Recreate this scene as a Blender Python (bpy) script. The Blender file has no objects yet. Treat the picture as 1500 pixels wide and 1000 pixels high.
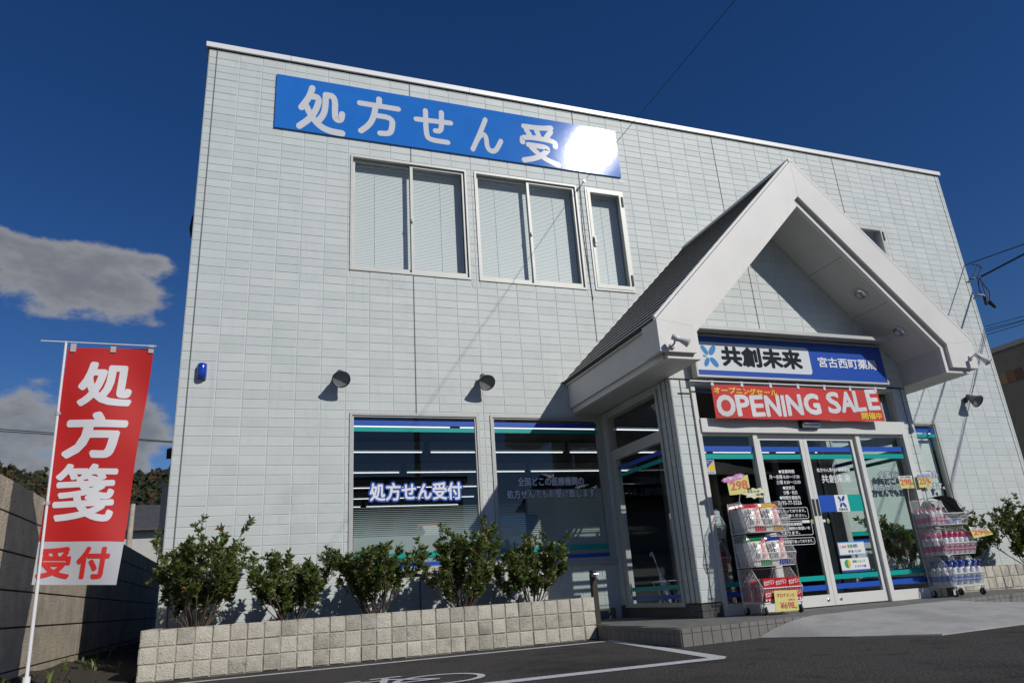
import bpy, bmesh, math, random
from mathutils import Vector, Matrix
random.seed(7)
R = math.radians
sc = bpy.context.scene
COL = sc.collection

# ------------------------------------------------------------------ camera, sky, sun, exposure
EYE = 0.592
RV = Vector((0.94058695, -0.33320888, -0.06533015))
UV = Vector((-0.05279368, -0.33357085, 0.94124562))
FV = Vector((0.33542364, 0.88187433, 0.33134371))
FPX = 1045.82
cam = bpy.data.cameras.new('camera'); camo = bpy.data.objects.new('camera', cam); COL.objects.link(camo)
cam.sensor_width = 36.0; cam.lens = FPX / 1500 * 36; cam.clip_end = 3000; cam.clip_start = 0.05
camo.matrix_world = Matrix(((RV.x, UV.x, -FV.x, 0), (RV.y, UV.y, -FV.y, 0), (RV.z, UV.z, -FV.z, EYE), (0, 0, 0, 1)))
sc.camera = camo
sc.view_settings.view_transform = 'Standard'; sc.view_settings.look = 'None'
sc.view_settings.exposure = 0.0; sc.view_settings.gamma = 1.0
sc.render.engine = 'CYCLES'
sc.cycles.use_denoising = True
sc.cycles.max_bounces = 8; sc.cycles.transparent_max_bounces = 16
sc.cycles.sample_clamp_indirect = 6.0

SUN = Vector((0.4088, -0.72575, 0.55333)).normalized()
ELEV = math.asin(SUN.z)
AZ = math.atan2(SUN.x, SUN.y)              # clockwise from +Y
sl = bpy.data.lights.new('sun', 'SUN'); sl.energy = 3.1; sl.angle = R(0.53); sl.color = (1.0, 0.955, 0.89)
so = bpy.data.objects.new('sun', sl); COL.objects.link(so)
so.rotation_euler = SUN.to_track_quat('Z', 'Y').to_euler(); so.location = (8, -20, 20)

world = bpy.data.worlds.new('World'); sc.world = world; world.use_nodes = True
nt = world.node_tree; nt.nodes.clear()
def N(t, typ, **kw):
    n = t.nodes.new(typ)
    for k, v in kw.items(): setattr(n, k, v)
    return n
out = N(nt, 'ShaderNodeOutputWorld'); bg = N(nt, 'ShaderNodeBackground')
sky = N(nt, 'ShaderNodeTexSky'); sky.sky_type = 'NISHITA'; sky.sun_disc = False
sky.sun_elevation = ELEV; sky.sun_rotation = AZ
sky.altitude = 800; sky.air_density = 1.0; sky.dust_density = 0.15; sky.ozone_density = 4.0
bg.inputs['Strength'].default_value = 0.07
tc = N(nt, 'ShaderNodeTexCoord'); sep = N(nt, 'ShaderNodeSeparateXYZ')
nt.links.new(tc.outputs['Generated'], sep.inputs[0])
mp = N(nt, 'ShaderNodeMapping'); mp.inputs['Scale'].default_value = (1.0, 1.0, 1.9)
mp.inputs['Location'].default_value = (0.33, 0.1, 0.42)
nt.links.new(tc.outputs['Generated'], mp.inputs['Vector'])
nz = N(nt, 'ShaderNodeTexNoise'); nz.inputs['Scale'].default_value = 7.5; nz.inputs['Detail'].default_value = 12
nz.inputs['Roughness'].default_value = 0.60; nz.inputs['Distortion'].default_value = 0.1
nt.links.new(mp.outputs[0], nz.inputs['Vector'])
nz2 = N(nt, 'ShaderNodeTexNoise'); nz2.inputs['Scale'].default_value = 6.0; nz2.inputs['Detail'].default_value = 6
nt.links.new(mp.outputs[0], nz2.inputs['Vector'])
def M(t, op, a, b=None, c=None, clamp=False):
    n = N(t, 'ShaderNodeMath', operation=op, use_clamp=clamp)
    for i, x in enumerate((a, b, c)):
        if x is None: continue
        if isinstance(x, (int, float)): n.inputs[i].default_value = x
        else: t.links.new(x, n.inputs[i])
    return n.outputs[0]
# clouds gather low in the western half of the sky (left of the building) and thin out upward
left = M(nt, 'SUBTRACT', M(nt, 'MULTIPLY', sep.outputs['X'], -1.0), M(nt, 'MULTIPLY', sep.outputs['Y'], 0.0))
wx = N(nt, 'ShaderNodeMapRange'); wx.inputs['From Min'].default_value = 0.055; wx.inputs['From Max'].default_value = 0.125
nt.links.new(left, wx.inputs['Value'])
wz = N(nt, 'ShaderNodeValToRGB'); wz.color_ramp.interpolation = 'EASE'     # two cloud decks by height above the horizon
els = [(0.10, 1.2), (0.235, 1.15), (0.266, 0.70), (0.285, 0.22), (0.325, 0.18), (0.348, 0.62), (0.37, 1.05), (0.412, 0.95), (0.452, 0.0)]
while len(wz.color_ramp.elements) < len(els): wz.color_ramp.elements.new(0.5)
for e, (p, v) in zip(wz.color_ramp.elements, els): e.position = p; e.color = (v, v, v, 1)
nt.links.new(sep.outputs['Z'], wz.inputs[0])
wgt = M(nt, 'MULTIPLY', wx.outputs[0], wz.outputs[0])
dens = M(nt, 'ADD', M(nt, 'MULTIPLY_ADD', nz.outputs['Fac'], 1.7, -0.33), M(nt, 'MULTIPLY', M(nt, 'SUBTRACT', wgt, 1.0), 0.62))
cr = N(nt, 'ShaderNodeMapRange', interpolation_type='SMOOTHSTEP'); cr.inputs['From Min'].default_value = 0.30; cr.inputs['From Max'].default_value = 0.54
nt.links.new(dens, cr.inputs['Value'])
cc = N(nt, 'ShaderNodeMixRGB'); cc.inputs[1].default_value = (4.3, 4.35, 4.45, 1); cc.inputs[2].default_value = (2.6, 2.75, 3.05, 1)
core = N(nt, 'ShaderNodeMapRange', interpolation_type='SMOOTHSTEP'); core.inputs['From Min'].default_value = 0.40; core.inputs['From Max'].default_value = 0.80
nt.links.new(M(nt, 'ADD', dens, M(nt, 'MULTIPLY', M(nt, 'SUBTRACT', nz2.outputs['Fac'], 0.5), 0.25)), core.inputs['Value']); nt.links.new(core.outputs[0], cc.inputs[0])
mx = N(nt, 'ShaderNodeMixRGB'); nt.links.new(M(nt, 'MULTIPLY', cr.outputs[0], 0.90), mx.inputs[0])
tint = N(nt, 'ShaderNodeHueSaturation'); tint.inputs['Hue'].default_value = 0.512; tint.inputs['Saturation'].default_value = 1.26; tint.inputs['Value'].default_value = 0.90
nt.links.new(sky.outputs[0], tint.inputs['Color'])
nt.links.new(tint.outputs[0], mx.inputs[1]); nt.links.new(cc.outputs[0], mx.inputs[2])
nt.links.new(mx.outputs[0], bg.inputs['Color']); nt.links.new(bg.outputs[0], out.inputs['Surface'])

# ------------------------------------------------------------------ helpers
def ray(px, py):
    return FV + RV * ((px - 750) / FPX) - UV * ((py - 500) / FPX)
def onY(px, py, Y):
    d = ray(px, py); q = d * (Y / d.y); q.z += EYE; return q
def onX(px, py, X):
    d = ray(px, py); q = d * (X / d.x); q.z += EYE; return q
def onZ(px, py, z):
    d = ray(px, py); q = d * ((z - EYE) / d.z); q.z = z; return q

ORG = {}
def thing(name, label, cat, loc=(0, 0, 0), group=None):
    o = bpy.data.objects.new(name, None); COL.objects.link(o)
    o.location = loc; o.empty_display_size = 0.2
    ORG[o.name] = Vector(loc)
    return tag(o, label, cat, group)
def tag(o, label=None, cat=None, group=None, kind=None):
    if label: o['label'] = label
    if cat: o['category'] = cat
    if group: o['group'] = group
    if kind: o['kind'] = kind
    return o
def kids(o):
    return [c for c in list(COL.objects) if c.parent == o]
def copy_tree(o, parent=None):
    c = o.copy(); COL.objects.link(c); c.parent = parent
    for ch in kids(o): copy_tree(ch, c)
    return c

_txt = {}
def text_geo(body, off=0.0, spacing=1.0, line=1.0):
    key = (body, off, spacing, line)
    if key not in _txt:
        cu = bpy.data.curves.new('t', 'FONT'); cu.body = body; cu.offset = off; cu.resolution_u = 3
        cu.space_character = spacing; cu.space_line = line; cu.align_x = 'CENTER'
        o = bpy.data.objects.new('t', cu); COL.objects.link(o)
        dg = bpy.context.evaluated_depsgraph_get()
        m = bpy.data.meshes.new_from_object(o.evaluated_get(dg))
        vs = [(v.co.x, v.co.y) for v in m.vertices]; fs = [tuple(p.vertices) for p in m.polygons]
        bpy.data.objects.remove(o); bpy.data.curves.remove(cu); bpy.data.meshes.remove(m)
        xs = [v[0] for v in vs]; ys = [v[1] for v in vs]
        x0, x1, y0, y1 = min(xs), max(xs), min(ys), max(ys)
        _txt[key] = ([((x - x0) / (x1 - x0), (y - y0) / (y1 - y0)) for x, y in vs], fs, (x1 - x0) / (y1 - y0))
    return _txt[key]

class MB:
    def __init__(s): s.v = []; s.f = []; s.m = []; s.sm = []
    def add(s, vs, fs, m=0, smooth=False):
        b = len(s.v); s.v += [Vector(v) for v in vs]
        for f in fs: s.f.append([b + i for i in f]); s.m.append(m); s.sm.append(smooth)
        return s
    def quad(s, a, b, c, d, m=0): return s.add([a, b, c, d], [(0, 1, 2, 3)], m)
    def poly(s, pts, m=0): return s.add(pts, [tuple(range(len(pts)))], m)
    def box(s, x0, x1, y0, y1, z0, z1, m=0):
        vs = [(x, y, z) for x in (x0, x1) for y in (y0, y1) for z in (z0, z1)]
        return s.add(vs, [(0, 1, 3, 2), (4, 6, 7, 5), (0, 4, 5, 1), (2, 3, 7, 6), (0, 2, 6, 4), (1, 5, 7, 3)], m)
    def obox(s, c, ax, ay, az, m=0):
        c, ax, ay, az = map(Vector, (c, ax, ay, az))
        vs = [c + ax * i + ay * j + az * k for i in (-1, 1) for j in (-1, 1) for k in (-1, 1)]
        return s.add(vs, [(0, 1, 3, 2), (4, 6, 7, 5), (0, 4, 5, 1), (2, 3, 7, 6), (0, 2, 6, 4), (1, 5, 7, 3)], m)
    def prism(s, pts, mp, d0, d1, m=0):        # pts 2D outline, mp(u, v, d) -> 3D
        n = len(pts); vs = [mp(u, v, d0) for u, v in pts] + [mp(u, v, d1) for u, v in pts]
        fs = [tuple(range(n))[::-1], tuple(range(n, 2 * n))] + [(i, (i + 1) % n, n + (i + 1) % n, n + i) for i in range(n)]
        return s.add(vs, fs, m)
    def ring(s, c, a, b, r, n):
        return [c + a * (r * math.cos(2 * math.pi * i / n)) + b * (r * math.sin(2 * math.pi * i / n)) for i in range(n)]
    def tube(s, p0, p1, r, n=6, r2=None, m=0, smooth=True):
        p0, p1 = Vector(p0), Vector(p1); d = (p1 - p0).normalized()
        a = d.orthogonal().normalized(); b = d.cross(a); r2 = r if r2 is None else r2
        vs = s.ring(p0, a, b, r, n) + s.ring(p1, a, b, r2, n)
        s.add(vs, [(i, (i + 1) % n, n + (i + 1) % n, n + i) for i in range(n)], m, smooth)
        return s.add(vs, [tuple(range(n))[::-1], tuple(range(n, 2 * n))], m)
    def path(s, pts, r, n=6, m=0, smooth=True, caps=True):
        pts = [Vector(p) for p in pts]; rr = r if isinstance(r, (list, tuple)) else [r] * len(pts)
        vs = []; a = None
        for i, p in enumerate(pts):
            d = (pts[min(i + 1, len(pts) - 1)] - pts[max(i - 1, 0)]).normalized()
            if a is None: a = d.orthogonal().normalized()
            a = (a - d * a.dot(d)); a = a.normalized() if a.length > 1e-6 else d.orthogonal().normalized()
            vs += s.ring(p, a, d.cross(a), rr[i], n)
        fs = [(k * n + i, k * n + (i + 1) % n, (k + 1) * n + (i + 1) % n, (k + 1) * n + i) for k in range(len(pts) - 1) for i in range(n)]
        s.add(vs, fs, m, smooth)
        if caps: s.add(vs, [tuple(range(n))[::-1], tuple(range((len(pts) - 1) * n, len(pts) * n))], m)
        return s
    def lathe(s, prof, o=(0, 0, 0), ax=(0, 0, 1), n=20, m=0, smooth=True, caps=True):   # prof: (radius, along)
        o, ax = Vector(o), Vector(ax).normalized(); a = ax.orthogonal().normalized(); b = ax.cross(a)
        vs = []
        for r, h in prof: vs += s.ring(o + ax * h, a, b, max(r, 1e-4), n)
        fs = [(k * n + i, k * n + (i + 1) % n, (k + 1) * n + (i + 1) % n, (k + 1) * n + i) for k in range(len(prof) - 1) for i in range(n)]
        s.add(vs, fs, m, smooth)
        if caps: s.add(vs, [tuple(range(n))[::-1], tuple(range((len(prof) - 1) * n, len(prof) * n))], m)
        return s
    def text(s, body, o, u, v, w=None, h=0.1, off=0.02, m=0, shear=0.0, fn=None, spacing=1.0, line=1.0, grid=None):
        """lettering with its lower left corner at o, running along unit vector u, up along v"""
        vs, fs, asp = text_geo(body, 0.0, spacing, line)
        o, u, v = Vector(o), Vector(u), Vector(v); w = w or asp * h
        if grid:                                                # cut the outlines into a fine grid so they follow a bent cloth
            bm_t = bmesh.new(); bv = [bm_t.verts.new((x, y, 0)) for x, y in vs]
            for f in fs:
                try: bm_t.faces.new([bv[i] for i in f])
                except ValueError: pass
            for ax_i, size in ((0, w), (1, h)):
                for k in range(1, int(size / grid) + 1):
                    co_ = Vector((k * grid / size, 0, 0)) if ax_i == 0 else Vector((0, k * grid / size, 0))
                    bmesh.ops.bisect_plane(bm_t, geom=bm_t.verts[:] + bm_t.edges[:] + bm_t.faces[:], plane_co=co_, plane_no=(1, 0, 0) if ax_i == 0 else (0, 1, 0))
            bm_t.verts.index_update(); vs = [(v_.co.x, v_.co.y) for v_ in bm_t.verts]; fs = [tuple(v_.index for v_ in f.verts) for f in bm_t.faces]; bm_t.free()
        nl = max(len(l) for l in body.split('\n')); em = w / max(nl, 1) if '\n' not in body else h / (body.count('\n') + 1)
        r = min(off * em, w * .18, h * .18)                     # heavier weight: the outline swept round a small circle
        nrm = Vector((0, -1, 0)); k_ = 0; n_ = 10 if off >= .03 else 6
        for c in ([(0, 0)] + [(math.cos(2 * math.pi * i / n_), math.sin(2 * math.pi * i / n_)) for i in range(n_)] if off > 0 else [(0, 0)]):
            ww, hh = max(w - 2 * r, .01 * w), max(h - 2 * r, .01 * h)
            out = [o + u * (r + c[0] * r + x * ww + shear * y * hh) + v * (r + c[1] * r + y * hh) + (nrm * (k_ * .00003) if not fn else Vector()) for x, y in vs]
            if fn: out = [fn(p) + nrm * (k_ * .00006) for p in out]
            s.add(out, fs, m); k_ += 1
        return s
    def build(s, name, mats, parent=None, loc=None):
        me = bpy.data.meshes.new(name)
        org = ORG.get(parent.name, Vector()) if parent is not None else Vector(loc or (0, 0, 0))
        me.from_pydata([v - org for v in s.v], [], s.f)
        for x in (mats if isinstance(mats, (list, tuple)) else [mats]): me.materials.append(x)
        me.polygons.foreach_set('material_index', s.m); me.polygons.foreach_set('use_smooth', s.sm)
        me.update()
        o = bpy.data.objects.new(name, me); COL.objects.link(o)
        ORG[o.name] = org
        if parent is not None: o.parent = parent
        else: o.location = org
        return o

def pm(name, base, rough=0.5, metal=0.0, spec=0.5, vary=None, bump=None, emit=None, stain=None, coat=0.0, sheen=0.0, streak=None):
    """Principled material; vary=(scale, other colour, amount), bump=(scale, strength), stain=(scale, colour, lo, hi)"""
    m = bpy.data.materials.new(name); m.use_nodes = True; t = m.node_tree
    b = t.nodes['Principled BSDF']; b.inputs['Roughness'].default_value = rough; b.inputs['Metallic'].default_value = metal
    b.inputs['Specular IOR Level'].default_value = spec; b.inputs['Coat Weight'].default_value = coat
    b.inputs['Base Color'].default_value = (*base, 1)
    co = N(t, 'ShaderNodeTexCoord'); cur = None
    def noise(scale, detail=6, rough_=0.6):
        n = N(t, 'ShaderNodeTexNoise'); n.inputs['Scale'].default_value = scale; n.inputs['Detail'].default_value = detail
        n.inputs['Roughness'].default_value = rough_; t.links.new(co.outputs['Object'], n.inputs['Vector']); return n.outputs['Fac']
    if vary:
        x = N(t, 'ShaderNodeMixRGB'); x.inputs[1].default_value = (*base, 1); x.inputs[2].default_value = (*vary[1], 1)
        r = N(t, 'ShaderNodeMapRange'); r.inputs['From Min'].default_value = 0.35; r.inputs['From Max'].default_value = 0.65
        r.inputs['To Max'].default_value = vary[2]; t.links.new(noise(vary[0]), r.inputs['Value']); t.links.new(r.outputs[0], x.inputs[0]); cur = x.outputs[0]
    if stain:
        for sc_, col, lo, hi in (stain if isinstance(stain, list) else [stain]):
            x = N(t, 'ShaderNodeMixRGB'); x.inputs[1].default_value = (*base, 1); x.inputs[2].default_value = (*col, 1)
            if cur: t.links.new(cur, x.inputs[1])
            r = N(t, 'ShaderNodeMapRange'); r.inputs['From Min'].default_value = lo; r.inputs['From Max'].default_value = hi
            t.links.new(noise(sc_, 8, 0.65), r.inputs['Value']); t.links.new(r.outputs[0], x.inputs[0]); cur = x.outputs[0]
    if streak:
        x = N(t, 'ShaderNodeMixRGB'); x.inputs[1].default_value = (*base, 1); x.inputs[2].default_value = (*streak[0], 1)
        if cur: t.links.new(cur, x.inputs[1])
        mp_n = N(t, 'ShaderNodeMapping'); mp_n.inputs['Scale'].default_value = (7, 7, .45); t.links.new(co.outputs['Object'], mp_n.inputs['Vector'])
        n_ = N(t, 'ShaderNodeTexNoise'); n_.inputs['Scale'].default_value = 1.0; n_.inputs['Detail'].default_value = 7; n_.inputs['Roughness'].default_value = .7; t.links.new(mp_n.outputs[0], n_.inputs['Vector'])
        r = N(t, 'ShaderNodeMapRange'); r.inputs['From Min'].default_value = streak[1]; r.inputs['From Max'].default_value = streak[2]; r.inputs['To Max'].default_value = streak[3]
        t.links.new(n_.outputs['Fac'], r.inputs['Value']); t.links.new(r.outputs[0], x.inputs[0]); cur = x.outputs[0]
    if cur: t.links.new(cur, b.inputs['Base Color'])
    if bump:
        bn = N(t, 'ShaderNodeBump'); bn.inputs['Strength'].default_value = bump[1]; bn.inputs['Distance'].default_value = bump[2] if len(bump) > 2 else 0.02
        t.links.new(noise(bump[0]), bn.inputs['Height']); t.links.new(bn.outputs[0], b.inputs['Normal'])
    if emit: b.inputs['Emission Color'].default_value = (*emit[0], 1); b.inputs['Emission Strength'].default_value = emit[1]
    return m
def glass(name, tintc=(0.8, 0.85, 0.85), f0=0.08, wav=0.0):
    m = bpy.data.materials.new(name); m.use_nodes = True; t = m.node_tree; t.nodes.clear()
    o = N(t, 'ShaderNodeOutputMaterial'); mix = N(t, 'ShaderNodeMixShader'); tr = N(t, 'ShaderNodeBsdfTransparent'); g = N(t, 'ShaderNodeBsdfGlossy')
    tr.inputs[0].default_value = (*tintc, 1); g.inputs['Roughness'].default_value = 0.0
    lw = N(t, 'ShaderNodeLayerWeight'); lw.inputs[0].default_value = 0.5
    p = M(t, 'POWER', lw.outputs['Facing'], 5.0)
    fac = M(t, 'ADD', M(t, 'MULTIPLY', p, 1 - f0), f0)
    if wav:
        bn = N(t, 'ShaderNodeBump'); nz_ = N(t, 'ShaderNodeTexNoise'); nz_.inputs['Scale'].default_value = 1.3
        co = N(t, 'ShaderNodeTexCoord'); t.links.new(co.outputs['Object'], nz_.inputs['Vector'])
        bn.inputs['Strength'].default_value = wav; bn.inputs['Distance'].default_value = 0.01
        t.links.new(nz_.outputs['Fac'], bn.inputs['Height']); t.links.new(bn.outputs[0], g.inputs['Normal'])
    t.links.new(fac, mix.inputs[0]); t.links.new(tr.outputs[0], mix.inputs[1]); t.links.new(g.outputs[0], mix.inputs[2]); t.links.new(mix.outputs[0], o.inputs[0])
    return m

# ------------------------------------------------------------------ materials
SK = dict(bump=(160, 0.25, 0.004), stain=(0.9, (0.44, 0.48, 0.465), 0.60, 0.82), streak=((0.40, 0.44, 0.425), 0.56, 0.80, 0.55))
m_siding = pm('siding', (0.588, 0.630, 0.616), 0.55, vary=(3.0, (0.525, 0.58, 0.562), 0.7), **SK)
m_siding2 = pm('siding_paler', (0.612, 0.653, 0.640), 0.55, vary=(3.0, (0.55, 0.60, 0.58), 0.7), **SK)
m_siding3 = pm('siding_darker', (0.560, 0.603, 0.590), 0.55, vary=(3.0, (0.50, 0.555, 0.535), 0.7), **SK)
m_joint = pm('joint_sealant', (0.13, 0.15, 0.155), 0.7)
m_groove = pm('siding_groove', (0.60, 0.65, 0.63), 0.7)  # slightly paler than the siding: light in the recessed joints put into the colour
m_coping = pm('coping_metal', (0.82, 0.83, 0.82), 0.35)
m_cream = pm('cream_paint', (0.73, 0.725, 0.69), 0.45, vary=(2.0, (0.65, 0.645, 0.615), 0.6), streak=((.50, .49, .45), .58, .82, .5))
m_soffit = pm('soffit_board', (0.62, 0.62, 0.60), 0.6, vary=(2.0, (0.55, 0.55, 0.535), 0.6))
m_roof = pm('roof_tile', (0.46, 0.46, 0.43), 0.6, vary=(5.0, (0.36, 0.36, 0.34), 0.8), bump=(60, 0.3, 0.004))
m_alu = pm('aluminium_frame', (0.50, 0.51, 0.48), 0.45, metal=0.1, vary=(4.0, (0.42, 0.43, 0.40), 0.6))
m_alu_white = pm('white_door_frame', (0.70, 0.71, 0.67), 0.4, vary=(4.0, (0.62, 0.63, 0.60), 0.5))
m_dark = pm('dark_gasket', (0.02, 0.02, 0.022), 0.6)
m_glass = glass('window_glass', (0.90, 0.94, 0.93), 0.07, 0.05)
m_glass_up = glass('upper_window_glass', (0.92, 0.95, 0.95), 0.06, 0.05)
m_blue = pm('blue_film', (0.015, 0.085, 0.46), 0.35)
m_teal = pm('teal_film', (0.0, 0.36, 0.32), 0.35)
m_white = pm('white_film', (0.80, 0.82, 0.84), 0.4)
m_paper = pm('paper_white', (0.76, 0.77, 0.76), 0.6)
m_blind = pm('blind_slat', (0.82, 0.85, 0.83), 0.45)
m_black = pm('black_plastic', (0.015, 0.015, 0.016), 0.45)
m_darkmetal = pm('dark_lamp_metal', (0.09, 0.09, 0.095), 0.35, metal=0.6)
m_chrome = pm('chrome', (0.75, 0.76, 0.78), 0.15, metal=1.0)
m_grey = pm('grey_plastic', (0.35, 0.36, 0.37), 0.5)
m_lampwhite = pm('white_lamp_enamel', (0.72, 0.73, 0.72), 0.35)
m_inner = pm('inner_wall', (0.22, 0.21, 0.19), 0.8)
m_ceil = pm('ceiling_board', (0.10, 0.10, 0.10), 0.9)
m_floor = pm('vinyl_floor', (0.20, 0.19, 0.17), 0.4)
m_tube = pm('lit_tube', (0.9, 0.9, 0.9), 0.5, emit=((0.9, 0.95, 1.0), 1.3))
m_signblue = pm('sign_blue', (0.028, 0.185, 0.62), 0.06, vary=(2.0, (0.022, 0.165, 0.57), 0.6), bump=(2.2, 0.03, 0.02))
m_signwhite = pm('sign_white', (0.66, 0.68, 0.70), 0.08, bump=(2.2, 0.03, 0.02))
m_cream_letter = m_signwhite
m_lightbox = pm('lightbox_blue', (0.012, 0.075, 0.42), 0.3)
m_lightwhite = pm('lightbox_white', (0.70, 0.73, 0.75), 0.3)
m_ink = pm('dark_ink', (0.006, 0.012, 0.018), 0.6, spec=.15)
m_leafblue = pm('emblem_blue', (0.03, 0.22, 0.55), 0.3)
m_leafteal = pm('emblem_teal', (0.10, 0.45, 0.36), 0.3)
m_red = pm('red_cloth', (0.60, 0.018, 0.014), 0.65, vary=(2.0, (0.52, 0.014, 0.012), 0.7))
m_clothwhite = pm('white_cloth', (0.70, 0.70, 0.72), 0.7, vary=(2.0, (0.62, 0.62, 0.64), 0.7))
m_yellow = pm('yellow_ink', (0.75, 0.52, 0.02), 0.5)
m_pole = pm('white_pole', (0.78, 0.79, 0.80), 0.3)
m_block = pm('split_block', (0.63, 0.60, 0.50), 0.9, vary=(8.0, (0.51, 0.485, 0.40), 0.8), bump=(70, 0.9, 0.02), stain=[(45, (0.15, 0.13, 0.10), 0.60, 0.72), (2.4, (0.30, 0.27, 0.21), 0.55, 0.8)])
m_block2 = pm('split_block_worn', (0.54, 0.52, 0.44), 0.9, vary=(8.0, (0.40, 0.385, 0.32), 0.9), bump=(70, 0.9, 0.02), stain=[(45, (0.13, 0.115, 0.09), 0.57, 0.70), (3.1, (0.27, 0.25, 0.19), 0.5, 0.75)])
m_block3 = pm('split_block_pale', (0.68, 0.65, 0.55), 0.9, vary=(8.0, (0.56, 0.53, 0.44), 0.8), bump=(70, 0.9, 0.02), stain=[(45, (0.18, 0.16, 0.12), 0.61, 0.73)])
m_mortar = pm('mortar', (0.42, 0.395, 0.325), 0.95, bump=(90, 0.6, 0.01), stain=(6, (0.10, 0.08, 0.055), 0.58, 0.70))
m_asphalt = pm('asphalt', (0.050, 0.046, 0.043), 0.9, spec=0.25, vary=(42, (0.135, 0.124, 0.113), 1.0), bump=(45, 1.0, 0.05), stain=[(0.55, (0.026, 0.024, 0.023), 0.50, 0.72), (3.5, (0.030, 0.028, 0.027), 0.56, 0.70), (52, (0.26, 0.25, 0.23), 0.64, 0.70)])
m_paint = pm('road_paint', (0.62, 0.63, 0.64), 0.75, vary=(30, (0.45, 0.46, 0.46), 0.8), bump=(120, 0.5, 0.01), stain=(60, (0.09, 0.09, 0.09), 0.64, 0.76))
m_tile = pm('step_tile', (0.20, 0.195, 0.18), 0.75, vary=(6, (0.15, 0.148, 0.138), 0.8), bump=(90, 0.35, 0.01), stain=(2.0, (0.11, 0.105, 0.10), 0.55, 0.8))
m_tilegap = pm('tile_grout', (0.075, 0.073, 0.07), 0.9)
m_conc = pm('ramp_concrete', (0.44, 0.44, 0.42), 0.85, vary=(2.2, (0.33, 0.335, 0.32), 1.0), bump=(60, 0.5, 0.015), stain=[(7, (0.27, 0.27, 0.25), 0.56, 0.78), (1.1, (0.30, 0.295, 0.275), 0.52, 0.7), (60, (0.22, 0.21, 0.19), 0.66, 0.74)])
m_retain = pm('retaining_concrete', (0.58, 0.51, 0.40), 0.95, vary=(4, (0.42, 0.365, 0.285), 0.9), bump=(40, 0.8, 0.03), stain=[(14, (0.12, 0.105, 0.085), 0.60, 0.72), (1.2, (0.30, 0.26, 0.20), 0.5, 0.75)])
m_soil = pm('soil', (0.05, 0.042, 0.03), 1.0, vary=(20, (0.085, 0.07, 0.05), 0.8), bump=(50, 1.0, 0.04))
m_bark = pm('shrub_bark', (0.085, 0.06, 0.04), 0.85, vary=(30, (0.13, 0.095, 0.065), 0.8))
def leaf_mat(name, base, spec=0.45, rough=0.38):
    m = pm(name, base, rough, spec=spec); t = m.node_tree; b = t.nodes['Principled BSDF']; o = t.nodes['Material Output']
    tr = N(t, 'ShaderNodeBsdfTranslucent'); tr.inputs[0].default_value = (base[0] * 1.3, base[1] * 1.35, base[2] * 0.6, 1)
    mix = N(t, 'ShaderNodeMixShader'); mix.inputs[0].default_value = 0.28
    t.links.new(b.outputs[0], mix.inputs[1]); t.links.new(tr.outputs[0], mix.inputs[2]); t.links.new(mix.outputs[0], o.inputs[0]); return m
m_leaf = [leaf_mat('leaf_dark', (0.066, 0.100, 0.026)), leaf_mat('leaf_mid', (0.118, 0.160, 0.040)), leaf_mat('leaf_pale', (0.19, 0.235, 0.075)), leaf_mat('leaf_orange', (0.36, 0.12, 0.02))]
m_wire = pm('white_wire', (0.70, 0.71, 0.72), 0.35)
m_rubber = pm('rubber', (0.02, 0.02, 0.02), 0.6)
m_cable = pm('cable', (0.012, 0.012, 0.014), 0.6)

SID = [m_siding, m_groove, m_joint, m_siding2, m_siding3]
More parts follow.
